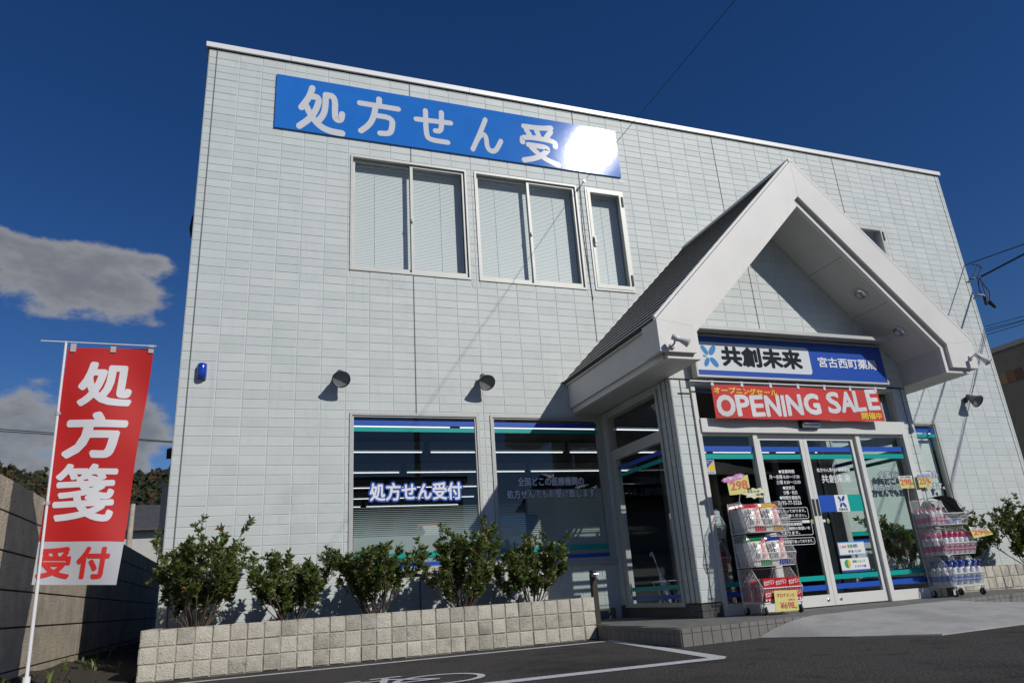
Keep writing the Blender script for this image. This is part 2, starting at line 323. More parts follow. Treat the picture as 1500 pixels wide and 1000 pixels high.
# ------------------------------------------------------------------ siding generator
TW, TH = 0.3371, 0.1270
XS0 = -0.828                  # first upright joint of the front wall
ZT = 8.883                    # top of wall under coping
def cut_rects(r, holes):
    rs = [r]
    for h in holes:
        nr = []
        for a, b, c, d in rs:
            if h[0] >= b or h[1] <= a or h[2] >= d or h[3] <= c: nr.append((a, b, c, d)); continue
            if h[0] > a: nr.append((a, h[0], c, d))
            if h[1] < b: nr.append((h[1], b, c, d))
            a2, b2 = max(a, h[0]), min(b, h[1])
            if h[2] > c: nr.append((a2, b2, c, h[2]))
            if h[3] < d: nr.append((a2, b2, h[3], d))
        rs = nr
    return [q for q in rs if q[1] - q[0] > 0.02 and q[3] - q[2] > 0.012]
def siding(mb, mp, u0, u1, z0, z1, holes, joint0, tw=TW, th=TH, ztop=ZT, keep=None, proud=0.0055, gu=0.0040, gz=0.0035, seams=None, rnd=0.0):
    """raised courses with bevels on a flat backing; mp(u, z, d): d is outward"""
    rows = []; z = ztop
    while z > z0 + 1e-4:
        rows.append((max(z - th, z0), min(z, z1))); z -= th
    us = [u0]; u = joint0
    while u < u1 - 0.01:
        if u > u0 + 0.01: us.append(u)
        u += tw
    us.append(u1)
    for (za, zb) in rows:
        if zb - za < 0.012: continue
        for ua, ub in zip(us, us[1:]):
            if keep and not keep((ua + ub) / 2, (za + zb) / 2): continue
            for a, b, c, d in cut_rects((ua, ub, za, zb), holes):
                pr = proud + random.uniform(-rnd, rnd); bu, bz = 0.006, 0.005
                o = [(a + gu, c + gz), (b - gu, c + gz), (b - gu, d - gz), (a + gu, d - gz)]
                t_ = [(a + gu + bu, c + gz + bz * 0.5), (b - gu - bu, c + gz + bz * 0.5), (b - gu - bu, d - gz - bz), (a + gu + bu, d - gz - bz)]
                vs = [mp(p, q, 0) for p, q in o] + [mp(p, q, pr) for p, q in t_]
                mb.add(vs, [(4, 5, 6, 7), (0, 1, 5, 4), (1, 2, 6, 5), (2, 3, 7, 6), (3, 0, 4, 7)], random.choice((0, 0, 0, 0, 3, 3, 4)))
    # backing sheet split round the openings
    xs = sorted({u0, u1, *[h[i] for h in holes for i in (0, 1) if u0 < h[i] < u1]}); zs = sorted({z0, z1, *[h[i] for h in holes for i in (2, 3) if z0 < h[i] < z1]})
    for a, b in zip(xs, xs[1:]):
        for c, d in zip(zs, zs[1:]):
            cx, cz = (a + b) / 2, (c + d) / 2
            if any(h[0] < cx < h[1] and h[2] < cz < h[3] for h in holes): continue
            if keep and not keep(cx, cz): continue
            mb.quad(mp(a, c, 0), mp(b, c, 0), mp(b, d, 0), mp(a, d, 0), 1)
    for us_ in (seams or []):
        for a, b, c, d in cut_rects((us_ - 0.011, us_ + 0.011, z0, z1), holes):
            vs = [mp(p, q, dd) for dd in (0.002, 0.0085) for p, q in ((a + .004, c), (b - .004, c), (b - .004, d), (a + .004, d))]
            mb.add(vs, [(4, 5, 6, 7), (0, 1, 5, 4), (1, 2, 6, 5), (2, 3, 7, 6), (3, 0, 4, 7)], 2)

YF = 9.87; XL, XR = -0.943, 14.389
# ------------------------------------------------------------------ ground
g = MB(); g.quad((-500, -500, 0), (500, -500, 0), (500, 500, 0), (-500, 500, 0))
tag(g.build('asphalt_ground', m_asphalt), kind='structure')
# parking bay lines
def strip(mb, a, b, w, z=0.004):
    a, b = Vector((a[0], a[1], z)), Vector((b[0], b[1], z)); n = (b - a).normalized().cross(Vector((0, 0, 1))) * (w / 2)
    mb.quad(a - n, b - n, b + n, a + n)
pl = MB()
A_, B_, C_ = (-1.6, 8.10), (4.02, 8.08), (3.86, 5.28)
pl.poly([(-3.0, 8.02, .004), (-3.0, 7.90, .004), (3.93, 7.94, .004), (4.08, 8.12, .004), (4.0, 8.06, .004)])
pl.poly([(4.08, 8.12, .0045), (3.93, 7.94, .0045), (3.52, 5.34, .0045), (3.55, 5.17, .0045), (3.66, 5.30, .0045)])
pl.poly([(3.55, 5.17, .005), (3.52, 5.34, .005), (-3.0, 5.42, .005), (-3.0, 5.28, .005)])
tag(pl.build('parking_line', m_paint), kind='structure')
bm_ = MB()
def arc_strip(mb, c, r, w, a0, a1, n=28, z=0.006):
    for i in range(n):
        p, q = a0 + (a1 - a0) * i / n, a0 + (a1 - a0) * (i + 1) / n
        f = lambda t, rr: (c[0] + math.cos(t) * rr, c[1] + math.sin(t) * rr, z)
        mb.quad(f(p, r - w / 2), f(q, r - w / 2), f(q, r + w / 2), f(p, r + w / 2))
BO = -.24
arc_strip(bm_, (1.70 + BO, 5.93), 0.33, 0.06, 0, 2 * math.pi); arc_strip(bm_, (0.80 + BO, 5.93), 0.33, 0.06, 0, 2 * math.pi)
for k, (a, b) in enumerate([((0.80, 5.93), (0.98, 6.34)), ((0.98, 6.34), (1.16, 6.36)), ((0.95, 6.22), (1.36, 6.24)), ((1.36, 6.36), (1.26, 5.93)), ((1.24, 6.40), (1.50, 6.42)), ((1.26, 5.93), (1.70, 5.93)), ((1.36, 6.26), (1.70, 5.93)), ((0.97, 6.2), (1.26, 5.93))]):
    strip(bm_, (a[0] + BO, a[1]), (b[0] + BO, b[1]), 0.06, 0.0065 + k * 0.0003)
tag(bm_.build('bicycle_marking', m_paint), kind='structure')

# porch step and ramp
st = MB()
foot = [(3.97, 6.43), (10.9, 7.36), (10.9, 9.85), (4.07, 9.85), (4.07, 8.44)]
st.prism(foot, lambda u, v, d: (u, v, d), -0.05, 0.152, 1)
def seg_tiles(mb, p, q, n, z0=0.0, z1=0.16):
    p, q = Vector((*p, 0)), Vector((*q, 0)); d = (q - p); L = d.length; d /= L; nn = Vector((d.y, -d.x, 0)); w = L / n
    for i in range(n):
        for (a, b) in ((z0, 0.115), (0.119, z1)):
            o = [p + d * (i * w + 0.004), p + d * ((i + 1) * w - 0.004)]
            vs = [o[0] + Vector((0, 0, a)), o[1] + Vector((0, 0, a)), o[1] + Vector((0, 0, b)), o[0] + Vector((0, 0, b))]
            mb.add(vs + [v + nn * 0.008 for v in vs], [(4, 5, 6, 7), (0, 1, 5, 4), (1, 2, 6, 5), (2, 3, 7, 6), (3, 0, 4, 7)], 0)
seg_tiles(st, (3.97, 6.43), (10.9, 7.36), 56); seg_tiles(st, (4.07, 8.44), (3.97, 6.43), 16)
ax = Vector((10.9 - 3.97, 7.36 - 6.43, 0)).normalized(); ay = Vector((-ax.y, ax.x, 0)); o0 = Vector((3.97, 6.43, 0.152))
from mathutils.geometry import intersect_point_line
def inside(p, poly):
    c = False; n = len(poly)
    for i in range(n):
        (x1, y1), (x2, y2) = poly[i], poly[(i + 1) % n]
        if (y1 > p[1]) != (y2 > p[1]) and p[0] < (x2 - x1) * (p[1] - y1) / (y2 - y1) + x1: c = not c
    return c
for i in range(-2, 50):
    for j in range(0, 26):
        c = o0 + ax * ((i + 0.5) * 0.15) + ay * ((j + 0.5) * 0.15)
        if not all(inside((c.x + dx, c.y + dy), foot) for dx, dy in ((-.05, -.05), (.05, .05), (.05, -.05), (-.05, .05))): continue
        h = 0.008 + random.uniform(-0.0006, 0.0006)
        st.obox(c + Vector((0, 0, h / 2)), ax * 0.0725, ay * 0.0725, Vector((0, 0, h / 2)), 0)
tag(st.build('porch_step', [m_tile, m_tilegap]), kind='structure')
rp = MB()
bot = [(4.93, 6.53, 0.006), (5.33, 5.69, 0.010), (5.76, 5.10, 0.012), (7.0, 5.20, 0.012), (9.6, 5.45, 0.012), (11.6, 6.6, .012)]
def front(x): return 6.43 + (x - 3.97) * 0.1342
top = [(5.75, front(5.75) - .012, 0.158), (6.5, front(6.5) - .012, 0.160), (7.5, front(7.5) - .012, 0.160), (8.2, front(8.2) - .012, 0.158), (9.2, front(9.2) - .012, 0.06), (10.4, front(10.4) - .012, 0.012)]
NS = 10; vs = []
for k in range(NS + 1):
    for q in range(6):
        t_ = k / NS; p_ = Vector(bot[q]).lerp(Vector(top[q]), t_); p_.z += .03 * math.sin(math.pi * t_) * (1 if q < 5 else .2); vs.append(p_)
rp.add(vs, [(k * 6 + q, k * 6 + q + 1, (k + 1) * 6 + q + 1, (k + 1) * 6 + q) for k in range(NS) for q in range(5)], 0, True)
for q in range(5): rp.quad(bot[q], bot[q + 1], (bot[q + 1][0], bot[q + 1][1], -.03), (bot[q][0], bot[q][1], -.03))
rp.poly([bot[0], top[0], (top[0][0], top[0][1], 0)])
tag(rp.build('concrete_ramp', m_conc), kind='structure')
# dirt strip beside the retaining wall
dm = MB()
for i in range(40):
    for j in range(6):
        f = lambda i, j: (-2.05 + j * 0.17, 6.0 + i * 0.55, 0.012 + 0.13 * max(0, 1 - j / 5) + 0.02 * math.sin(i * 2.3 + j * 1.7) * (1 if j < 5 else 0))
        dm.quad(f(i, j), f(i, j + 1), f(i + 1, j + 1), f(i + 1, j))
tag(dm.build('dirt_ground', m_soil), kind='structure')

# ------------------------------------------------------------------ the pharmacy building
bld = thing('pharmacy_building', 'pale grey-green tiled two-storey pharmacy with a white gabled entrance porch', 'building', (6.7, 9.87, 0))
mpF = lambda u, z, d: (u, YF - d, z)
YP = 7.83; PX0, PX1 = 5.17, 9.30
UP = [(1.238, 3.139, 5.294, 7.306), (3.274, 5.165, 5.294, 7.306), (5.323, 6.083, 5.310, 7.297), (11.50, 12.23, 5.32, 7.315)]
LO = [(1.262, 3.134, 0.933, 3.108), (3.316, 5.125, 0.933, 3.108), (9.62, 12.27, 0.933, 3.125)]
porch_hole = (PX0, PX1, -1, 3.02)
w = MB()
siding(w, mpF, XL, XR, 0.0, ZT, UP + LO + [porch_hole, (PX0, PX1, -1, 4.0), (5.9, 8.5, 3.9, 4.6)], XS0, ztop=8.852 + TH, seams=[XS0, 2.207, 5.241, 8.275, 11.309, 14.27], rnd=0.0012)
w.box(XL, XL + .004, YF, YF + .2, 0, 0.01, 1)
w.build('wall', SID, bld)
sw = MB()
siding(sw, lambda u, z, d: (XL - d, u, z), YF + 0.002, 22, 0, ZT, [], YF + .115, tw=TW * 2, ztop=8.852 + TH)
sw.quad((XR, YF, 0), (XR, 22, 0), (XR, 22, ZT), (XR, YF, ZT), 1); sw.quad((XL, 22, 0), (XR, 22, 0), (XR, 22, ZT), (XL, 22, ZT), 1)
sw.build('side_wall', SID, bld)
rf = MB(); rf.quad((XL + .02, YF + .02, ZT - .25), (XR - .02, YF + .02, ZT - .25), (XR - .02, 21.98, ZT - .25), (XL + .02, 21.98, ZT - .25)); rf.build('flat_roof', m_grey, bld)
cp = MB(); cuts = [-0.99, 0.27, 3.27, 6.27, 9.27, 12.9, 13.75, 14.435]
for a, b in zip(cuts, cuts[1:]): cp.box(a + .003, b - .003, YF - .045, YF + .18, 8.897, 8.985)
cp.box(-.99, -.82, YF + .18, 22, 8.897, 8.985); cp.box(14.27, 14.435, YF + .18, 22, 8.897, 8.985); cp.box(XL - .01, XR + .01, YF - .012, YF + .1, 8.880, 8.8972, 1)
cp.build('coping', [m_coping, m_dark], bld)
bs = MB()
for x in [XL + i * 0.3 for i in range(20)]:
    if x < 4.9: bs.box(x + .003, min(x + .297, 5.16), YF - .02, YF - .001, 0.0, 0.30)
bs.build('base_course', m_tile, bld)
# rooms behind the windows
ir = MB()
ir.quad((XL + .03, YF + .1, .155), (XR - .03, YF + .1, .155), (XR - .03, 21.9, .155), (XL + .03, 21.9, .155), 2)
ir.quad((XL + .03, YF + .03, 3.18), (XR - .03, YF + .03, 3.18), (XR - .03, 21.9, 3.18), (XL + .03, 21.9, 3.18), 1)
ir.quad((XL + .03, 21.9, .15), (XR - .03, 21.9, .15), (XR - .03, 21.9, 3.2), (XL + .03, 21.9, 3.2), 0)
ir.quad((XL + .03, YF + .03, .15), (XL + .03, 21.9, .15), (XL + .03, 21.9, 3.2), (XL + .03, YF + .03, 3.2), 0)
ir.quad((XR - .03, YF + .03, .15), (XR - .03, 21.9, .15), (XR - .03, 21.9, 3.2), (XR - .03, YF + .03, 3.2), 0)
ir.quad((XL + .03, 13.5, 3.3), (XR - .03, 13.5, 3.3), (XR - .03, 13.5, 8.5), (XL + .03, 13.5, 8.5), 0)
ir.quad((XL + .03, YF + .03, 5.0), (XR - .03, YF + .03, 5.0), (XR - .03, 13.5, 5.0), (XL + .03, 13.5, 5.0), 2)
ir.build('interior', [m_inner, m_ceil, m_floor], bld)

def frame_rect(mb, mp, x0, x1, z0, z1, wl, wr, wb, wt, d0, d1, m=0):
    """four bars of a rectangular frame, butted; d0 inner depth, d1 outer depth (outward)"""
    def bar(a, b, c, d):
        vs = [mp(p, q, dd) for dd in (d0, d1) for p, q in ((a, c), (b, c), (b, d), (a, d))]
        mb.add(vs, [(0, 3, 2, 1), (4, 5, 6, 7), (0, 1, 5, 4), (1, 2, 6, 5), (2, 3, 7, 6), (3, 0, 4, 7)], m)
    bar(x0, x0 + wl, z0, z1); bar(x1 - wr, x1, z0, z1); bar(x0 + wl, x1 - wr, z0, z0 + wb); bar(x0 + wl, x1 - wr, z1 - wt, z1)
def pane(mb, mp, x0, x1, z0, z1, d): mb.quad(mp(x0, z0, d), mp(x1, z0, d), mp(x1, z1, d), mp(x0, z1, d))
def stripes(wobj, mp, x0, x1, d, rows):
    for mat_, a, b in rows:
        s_ = MB(); pane(s_, mp, x0, x1, a, b, d); s_.build('stripe', mat_, wobj)

# upper sliding windows, casements
for i, (x0, x1, z0, z1) in enumerate(UP):
    f = MB(); frame_rect(f, mpF, x0, x1, z0, z1, .035, .035, .035, .035, -.20, .022)
    if i < 2:
        xm = (x0 + x1) / 2 + 0.02
        frame_rect(f, mpF, x0 + .037, xm + .02, z0 + .037, z1 - .037, .04, .045, .075, .035, -.075, -.050)
        frame_rect(f, mpF, xm - .02, x1 - .037, z0 + .037, z1 - .037, .045, .04, .075, .035, -.045, -.012)
        f.obox((xm, YF - .0, z0 + .95), (.012, 0, 0), (0, .02, 0), (0, 0, .03), 0)
    else:
        frame_rect(f, mpF, x0 + .037, x1 - .037, z0 + .037, z1 - .037, .055, .055, .07, .055, -.05, .030)
        f.box(x1 - .055, x1 - .02, YF - .045, YF - .0305, z1 - .32, z1 - .12, 1); f.box(x1 - .055, x1 - .02, YF - .045, YF - .0305, z0 + .12, z0 + .32, 1)
        f.box(x0 + .06, x0 + .10, YF - .06, YF - .0305, z0 + .82, z0 + 1.0, 0); f.box(x0 + .065, x0 + .095, YF - .075, YF - .06, z0 + .86, z0 + .96, 0)
    fo = f.build('window', [m_alu, m_dark], bld)
    g_ = MB()
    if i < 2:
        pane(g_, mpF, x0 + .075, xm - .02, z0 + .11, z1 - .07, -.062); pane(g_, mpF, xm + .02, x1 - .075, z0 + .11, z1 - .07, -.028)
    else: pane(g_, mpF, x0 + .09, x1 - .09, z0 + .105, z1 - .09, -.012)
    g_.build('pane', m_glass_up, fo)
    nm = ['behind the upper window at the left of the facade', 'behind the middle sliding upper window beside the narrow casement', 'behind the narrow upper casement window', 'behind the small upper window right of the porch gable']
    bl = MB(); pitch = 0.026; n = int((z1 - z0 - .155) / pitch)
    xa, xb = x0 + .05, x1 - .05
    for k in range(n):
        z = z0 + .10 + k * pitch
        bl.quad((xa, YF + .178, z - .001), (xb, YF + .178, z - .001), (xb, YF + .183, z + .0240), (xa, YF + .183, z + .0240))
    bo = bl.build('window_blind', m_blind, None, ((x0 + x1) / 2, YF + .18, z0 + .1))
    tag(bo, 'white venetian blind ' + nm[i], 'blind', 'venetian blinds upstairs')
    cd = MB()
    for t in (0.2, 0.8) if i < 2 else (0.5,):
        cd.tube((xa + (xb - xa) * t, YF + .168, z0 + .1), (xa + (xb - xa) * t, YF + .168, z1 - .05), .0025, 4)
    cd.box(xa, xb, YF + .165, YF + .195, z1 - .075, z1 - .036); cd.build('blind_cord', m_blind, bo)

# ground-floor shop windows
def low_window(x0, x1, z0, z1, stripe=True):
    f = MB(); frame_rect(f, mpF, x0, x1, z0, z1, .035, .035, .045, .035, -.12, .022)
    frame_rect(f, mpF, x0 + .037, x1 - .037, z0 + .047, z1 - .037, .022, .022, .03, .02, -.035, .004, 0)
    f.box(x0 - .02, x1 + .02, YF - .055, YF - .0225, z0 - .02, z0 + .012)
    fo = f.build('window', [m_alu, m_dark], bld)
    g_ = MB(); pane(g_, mpF, x0 + .058, x1 - .058, z0 + .075, z1 - .055, -.012); g_.build('pane', m_glass, fo)
    if stripe: stripes(fo, mpF, x0 + .06, x1 - .06, -.0085, [(m_blue, 2.935, 3.005), (m_teal, 2.845, 2.905), (m_teal, 1.125, 1.195), (m_blue, 0.995, 1.065)])
    return fo
win = [low_window(*r) for r in LO]
def film(fo, x0, x1, ztop, zsolid, zbot, y, mat_):
    fm = MB(); n = 15
    for k in range(n):
        t = k / n; z = ztop + (zsolid - ztop) * t; h = (ztop - zsolid) / n * (0.16 + 0.62 * t)
        fm.quad((x0, y, z - h), (x1, y, z - h), (x1, y, z), (x0, y, z))
    fm.quad((x0, y, zbot), (x1, y, zbot), (x1, y, zsolid), (x0, y, zsolid))
    return fm.build('frosted_film', mat_, fo)
m_film = pm('frosted_film', (0.38, 0.44, 0.44), 0.5)
film(win[0], 1.33, 3.07, 1.80, 1.42, 1.02, YF + .02, m_film)
film(win[1], 3.39, 5.06, 1.80, 1.36, 1.02, YF + .02, m_film)
def outlined(fo, body, x, z, wd, h, y, off, oo, m0=None, m1=None, name='lettering'):
    a = MB(); a.text(body, (x - oo * h, y + .0012, z - oo * h), (1, 0, 0), (0, 0, 1), wd + 2 * oo * h, h * (1 + 2 * oo), off + oo * .95); a.build(name + '_outline', m1 or m_blue, fo)
    b = MB(); b.text(body, (x, y, z), (1, 0, 0), (0, 0, 1), wd, h, off); return b.build(name, m0 or m_white, fo)
outlined(win[0], '処方せん受付', 1.54, 1.885, 1.30, .245, YF + .0075, .032, .09)
m_dimtext = pm('pale_text', (0.80, 0.82, 0.86), 0.5)
m_dimline = pm('slate_outline', (0.03, 0.05, 0.13), 0.5)
outlined(win[1], '全国どこの医療機関の', 3.69, 2.055, 1.07, .130, YF + .0075, .03, .08, m_dimtext, m_dimline)
outlined(win[1], '処方せんでもお受け致します。', 3.51, 1.875, 1.46, .130, YF + .0075, .03, .08, m_dimtext, m_dimline)
m_screen = pm('roller_screen', (0.72, 0.80, 0.76), 0.8, vary=(3, (0.66, 0.74, 0.70), 0.6))
outlined(win[2], '全国どこの医療機関の', 10.58, 2.085, 1.42, .125, YF + .0075, .02, .10, m_white, m_dimline)
outlined(win[2], '処方せんでもお受け致します。', 10.40, 1.875, 1.70, .125, YF + .0075, .02, .10, m_white, m_dimline)
rs = MB(); rs.box(9.70, 12.19, YF + .13, YF + .135, 1.22, 3.03); rs.tube((9.70, YF + .14, 1.21), (12.19, YF + .14, 1.21), .014, 8)
tag(rs.build('roller_screen', m_screen, None, (10.9, YF + .13, 1.2)), 'pale green roller screen pulled down inside the window right of the porch', 'blind')

# ---- canopy
YG = 7.01; CX = 7.22
sl_ = lambda x, top: top - abs(x - CX)
mpG = lambda u, z, d: (u, YG - d, z)
fa = MB()
def fascia(mb, outer_top, z_eave, xo, xi, zb, apex_in, z_in, d0, d1, m=0):
    # two mitred halves
    for s in (-1, 1):
        pts = [(CX, apex_in), (CX + s * .0015, apex_in), (CX + s * .0015, outer_top)]
        pts = [(CX + s * .0015, apex_in), (CX + s * .0015, outer_top), (CX + s * xo, z_eave), (CX + s * xi, z_in)]
        bx = [(CX + s * xi, z_in - .002), (CX + s * xo, z_eave - .002), (CX + s * xo, zb), (CX + s * xi, zb)]
        mb.prism(pts, mpG, d0, d1, m); mb.prism(bx, mpG, d0, d1, m)
fascia(fa, 6.29, 3.63, 2.655, 2.14, 3.215, 5.705, 3.565, -.055, 0.0)
fascia(fa, 6.22, 3.60, 2.53, 2.055, 3.150, 5.575, 3.520, -.13, -.056)
# returns of the end boxes
for s in (-1, 1):
    a, b = sorted((CX + s * 2.655, CX + s * 2.60)); fa.box(a, b, YG + .056, YG + .36, 3.215, 3.66)
fa.build('canopy_fascia', [m_cream], bld)
for s in (-1, 1):
    sf = MB(); a, b = sorted((CX + s * 2.585, CX + s * 2.50))
    sf.box(a, b, YG + .131, YF - .012, 3.235, 3.60)                      # side fascia
    a, b = sorted((CX + s * 2.545, CX + s * 2.46)); sf.box(a, b, YG + .131, YF - .012, 3.150, 3.234)   # drip band
    a, b = sorted((CX + s * 2.62, CX + s * 2.50)); sf.box(a, b, YG + .37, YF - .012, 3.602, 3.632)
    sf.build('side_fascia', m_cream, bld)
so_ = MB()
for s in (-1, 1):
    X = lambda d: CX + s * d
    y0, y1 = YG + .131, YP + .02
    so_.quad((X(2.055), y0, 3.152), (X(2.055), y0, 3.52), (X(2.055), y1, 3.52), (X(2.055), y1, 3.152))
    for (d0, d1) in ((0.0, .70), (.704, 1.36), (1.364, 2.055)):           # boards with hairline joints
        so_.quad((X(d0), y0, 5.575 - d0), (X(d1), y0, 5.575 - d1), (X(d1), y1, 5.575 - d1), (X(d0), y1, 5.575 - d0))
    so_.quad((X(0), y0, 5.585), (X(2.055), y0, 3.53), (X(2.055), y1, 3.53), (X(0), y1, 5.585), 1)
    a, b = sorted((X(2.055), X(2.46))); so_.quad((a, y0, 3.152), (b, y0, 3.152), (b, YF - .012, 3.152), (a, YF - .012, 3.152))
so_.build('soffit', [m_soffit, m_dark], bld)
ro = MB(); n = 22
for s in (-1, 1):
    for k in range(n):
        t0, t1 = k / n, (k + 1) / n + .008
        D0, Z0, D1, Z1 = 2.66 * (1 - t0), 3.635 + 2.66 * t0, 2.66 * (1 - t1), 3.635 + 2.66 * t1
        up = Vector((s, 0, 1)).normalized()
        lo_, hi_ = Vector((CX + s * D0, 0, Z0)), Vector((CX + s * max(D1, 0), 0, min(Z1, 6.295)))
        a, b = lo_ + up * .027, hi_ + up * .003
        ys = [YG + .06, YG + .06 + .9 + (k % 3) * .3, YG + .06 + 1.9 + (k % 2) * .25, YF - .003]
        for ya, yb in zip(ys, ys[1:]):
            q = lambda v, y: (v.x, y, v.z)
            vs = [q(a, ya + .002), q(a, yb - .002), q(b, yb - .002), q(b, ya + .002), q(lo_ - up * .01, ya + .002), q(lo_ - up * .01, yb - .002), q(hi_ - up * .01, yb - .002), q(hi_ - up * .01, ya + .002)]
            ro.add(vs, [(0, 1, 2, 3), (1, 5, 6, 2), (3, 2, 6, 7), (0, 3, 7, 4), (4, 7, 6, 5)]); ro.add([vs[0], vs[4], vs[5], vs[1]], [(0, 1, 2, 3)], 2)
    up = Vector((s, 0, 1)).normalized()                                   # white verge trim along the front edge and wall flashing
    for (ya, yb, m, lift) in ((YG + .001, YG + .058, 1, .035), (YF - .05, YF - .0025, 1, .034)):
        e0, e1 = Vector((CX + s * 2.66, 0, 3.64)), Vector((CX + s * .03, 0, 6.27))
        vs = [Vector((v.x, y, v.z)) + up * h for v in (e0, e1) for y in (ya, yb) for h in (0.001, lift)]
        ro.add(vs, [(0, 1, 3, 2), (4, 6, 7, 5), (0, 4, 5, 1), (2, 3, 7, 6), (0, 2, 6, 4), (1, 5, 7, 3)], m)
ro.tube((CX, YG + .0, 6.315), (CX, YF - .01, 6.315), .03, 8, m=1)
ro.build('canopy_roof', [m_roof, m_cream, pm('roof_tile_edge_shade', (.10, .10, .095), .8)], bld)  # tile risers coloured dark: the shadow gap under each lip is painted in
# recessed downlights on the right-hand slope of the soffit
def hit(px, py, p0, nrm):
    d = ray(px, py); o = Vector((0, 0, EYE)); p0 = Vector(p0); nrm = Vector(nrm); return o + d * ((p0 - o).dot(nrm) / d.dot(nrm))
nS = Vector((-1, 0, -1)).normalized()
for px, py in ((1260, 431), (1316, 486)):
    c = hit(px, py, (CX, 0, 5.575), nS)
    d = MB(); d.lathe([(.115, .012), (.115, 0.014), (.085, .016), (.082, -.002)], c, nS, 24, 0, caps=False); d.lathe([(.115, .001), (.115, .014)], c, nS, 24, 0, caps=False)
    do = d.build('downlight', m_soffit, bld)
    b = MB(); b.lathe([(.083, .002), (.06, .006), (.0, .008)], c, nS, 24, 0, caps=False); b.lathe([(.034, .006), (.04, .03), (.03, .05), (0.001, .058)], c, nS, 16, 1, caps=False); b.build('reflector', [m_chrome, pm('bulb_glass', (.6, .6, .58), .2)], do)

# ---- porch walls
mpP = lambda u, z, d: (u, YP - d, z)
EX0, EX1, EZ = 5.46, 9.08, 3.105
keepg = lambda u, z: z < 5.575 - abs(u - CX) + .14
pw = MB()
siding(pw, mpP, PX0, PX1, .33, 3.118, [(EX0, EX1, 0, EZ)], PX0 + .145, tw=.29, ztop=8.852 + TH, seams=[PX0 + .15, PX1 - .11], rnd=.001)
for k in range(30):                                                       # gable triangle, clipped below the soffit
    z0 = 8.852 - TH * (46 - k) ; z1 = z0 + TH
    if z1 < 3.15: continue
    z0 = max(z0, 3.118); hw = min(5.575 + .10 - z1, 2.06)
    if hw < .1: break
    siding(pw, mpP, CX - hw, CX + hw, z0, z1, [], 5.23, ztop=z1, th=TH, seams=[CX - .42], rnd=.001)
pwo = pw.build('porch_wall', SID, bld)
mpL = lambda u, z, d: (PX0 - d, u, z); mpRr = lambda u, z, d: (PX1 + d, u, z)
SY0, SY1, SZ0, SZ1 = 8.16, 9.70, .29, 3.085
for mp_ in (mpL, mpRr):
    q = MB(); siding(q, mp_, YP, YF - .001, .33 if mp_ is mpL else .33, 3.15, [(SY0, SY1, 0, SZ1)], YP + .11, tw=.11, ztop=8.852 + TH, seams=[YP + .11, YP + .22])
    q.build('porch_side_wall', SID, bld)
m_bt = pm('dark_base_tile', (.075, .08, .085), .5, vary=(5, (.055, .058, .06), .7))
def basetiles(bt, mp, a, b):
    n = max(1, round((b - a) / .1))
    for i in range(n):
        for (c, d) in ((.163, .238), (.243, .318)):
            u0, u1 = a + (b - a) * i / n + .002, a + (b - a) * (i + 1) / n - .002
            vs = [mp(p, q, dd) for dd in (-.02, .012) for p, q in ((u0, c), (u1, c), (u1, d), (u0, d))]
            bt.add(vs, [(4, 5, 6, 7), (0, 1, 5, 4), (1, 2, 6, 5), (2, 3, 7, 6), (3, 0, 4, 7)])
for mp_, fa_, fb_ in ((mpL, PX0 - .012, EX0 - .005), (mpRr, EX1 + .005, PX1 + .012)):
    bt = MB(); basetiles(bt, mpP, fa_, fb_); basetiles(bt, mp_, YP + .001, SY0); basetiles(bt, mp_, SY1, YF - .001)
    vs = [mp_(p, q, dd) for dd in (-.03, .004) for p, q in ((SY0, .163), (SY1, .163), (SY1, SZ0 - .003), (SY0, SZ0 - .003))]; bt.add(vs, [(4, 5, 6, 7), (0, 1, 5, 4), (1, 2, 6, 5), (2, 3, 7, 6), (3, 0, 4, 7)])
    bt.build('porch_base_tile', m_bt, bld)
# side windows of the porch
for mp_ in (mpL, mpRr):
    f = MB(); frame_rect(f, mp_, SY0, SY1, SZ0, SZ1, .05, .05, .05, .05, -.10, .03)
    vs = [mp_(p, q, dd) for dd in (-.06, .022) for p, q in ((SY0 + .052, 2.37), (SY1 - .052, 2.37), (SY1 - .052, 2.52), (SY0 + .052, 2.52))]
    f.add(vs, [(0, 3, 2, 1), (4, 5, 6, 7), (0, 1, 5, 4), (1, 2, 6, 5), (2, 3, 7, 6), (3, 0, 4, 7)])
    vs = [mp_(p, q, dd) for dd in (-.06, .02) for p, q in ((SY1 - .17, SZ0 + .052), (SY1 - .052, SZ0 + .052), (SY1 - .052, 2.368), (SY1 - .17, 2.368))]
    f.add(vs, [(0, 3, 2, 1), (4, 5, 6, 7), (0, 1, 5, 4), (1, 2, 6, 5), (2, 3, 7, 6), (3, 0, 4, 7)])
    fo = f.build('side_window', m_alu, bld)
    g_ = MB(); pane(g_, mp_, SY0 + .05, SY1 - .17, SZ0 + .05, 2.37, -.02); pane(g_, mp_, SY0 + .05, SY1 - .05, 2.52, SZ1 - .05, -.02); g_.build('pane', m_glass, fo)
    stripes(fo, mp_, SY0 + .052, SY1 - .172, -.016, [(m_blue, 2.215, 2.275), (m_teal, 2.11, 2.165), (m_teal, .50, .555), (m_blue, .385, .44)])
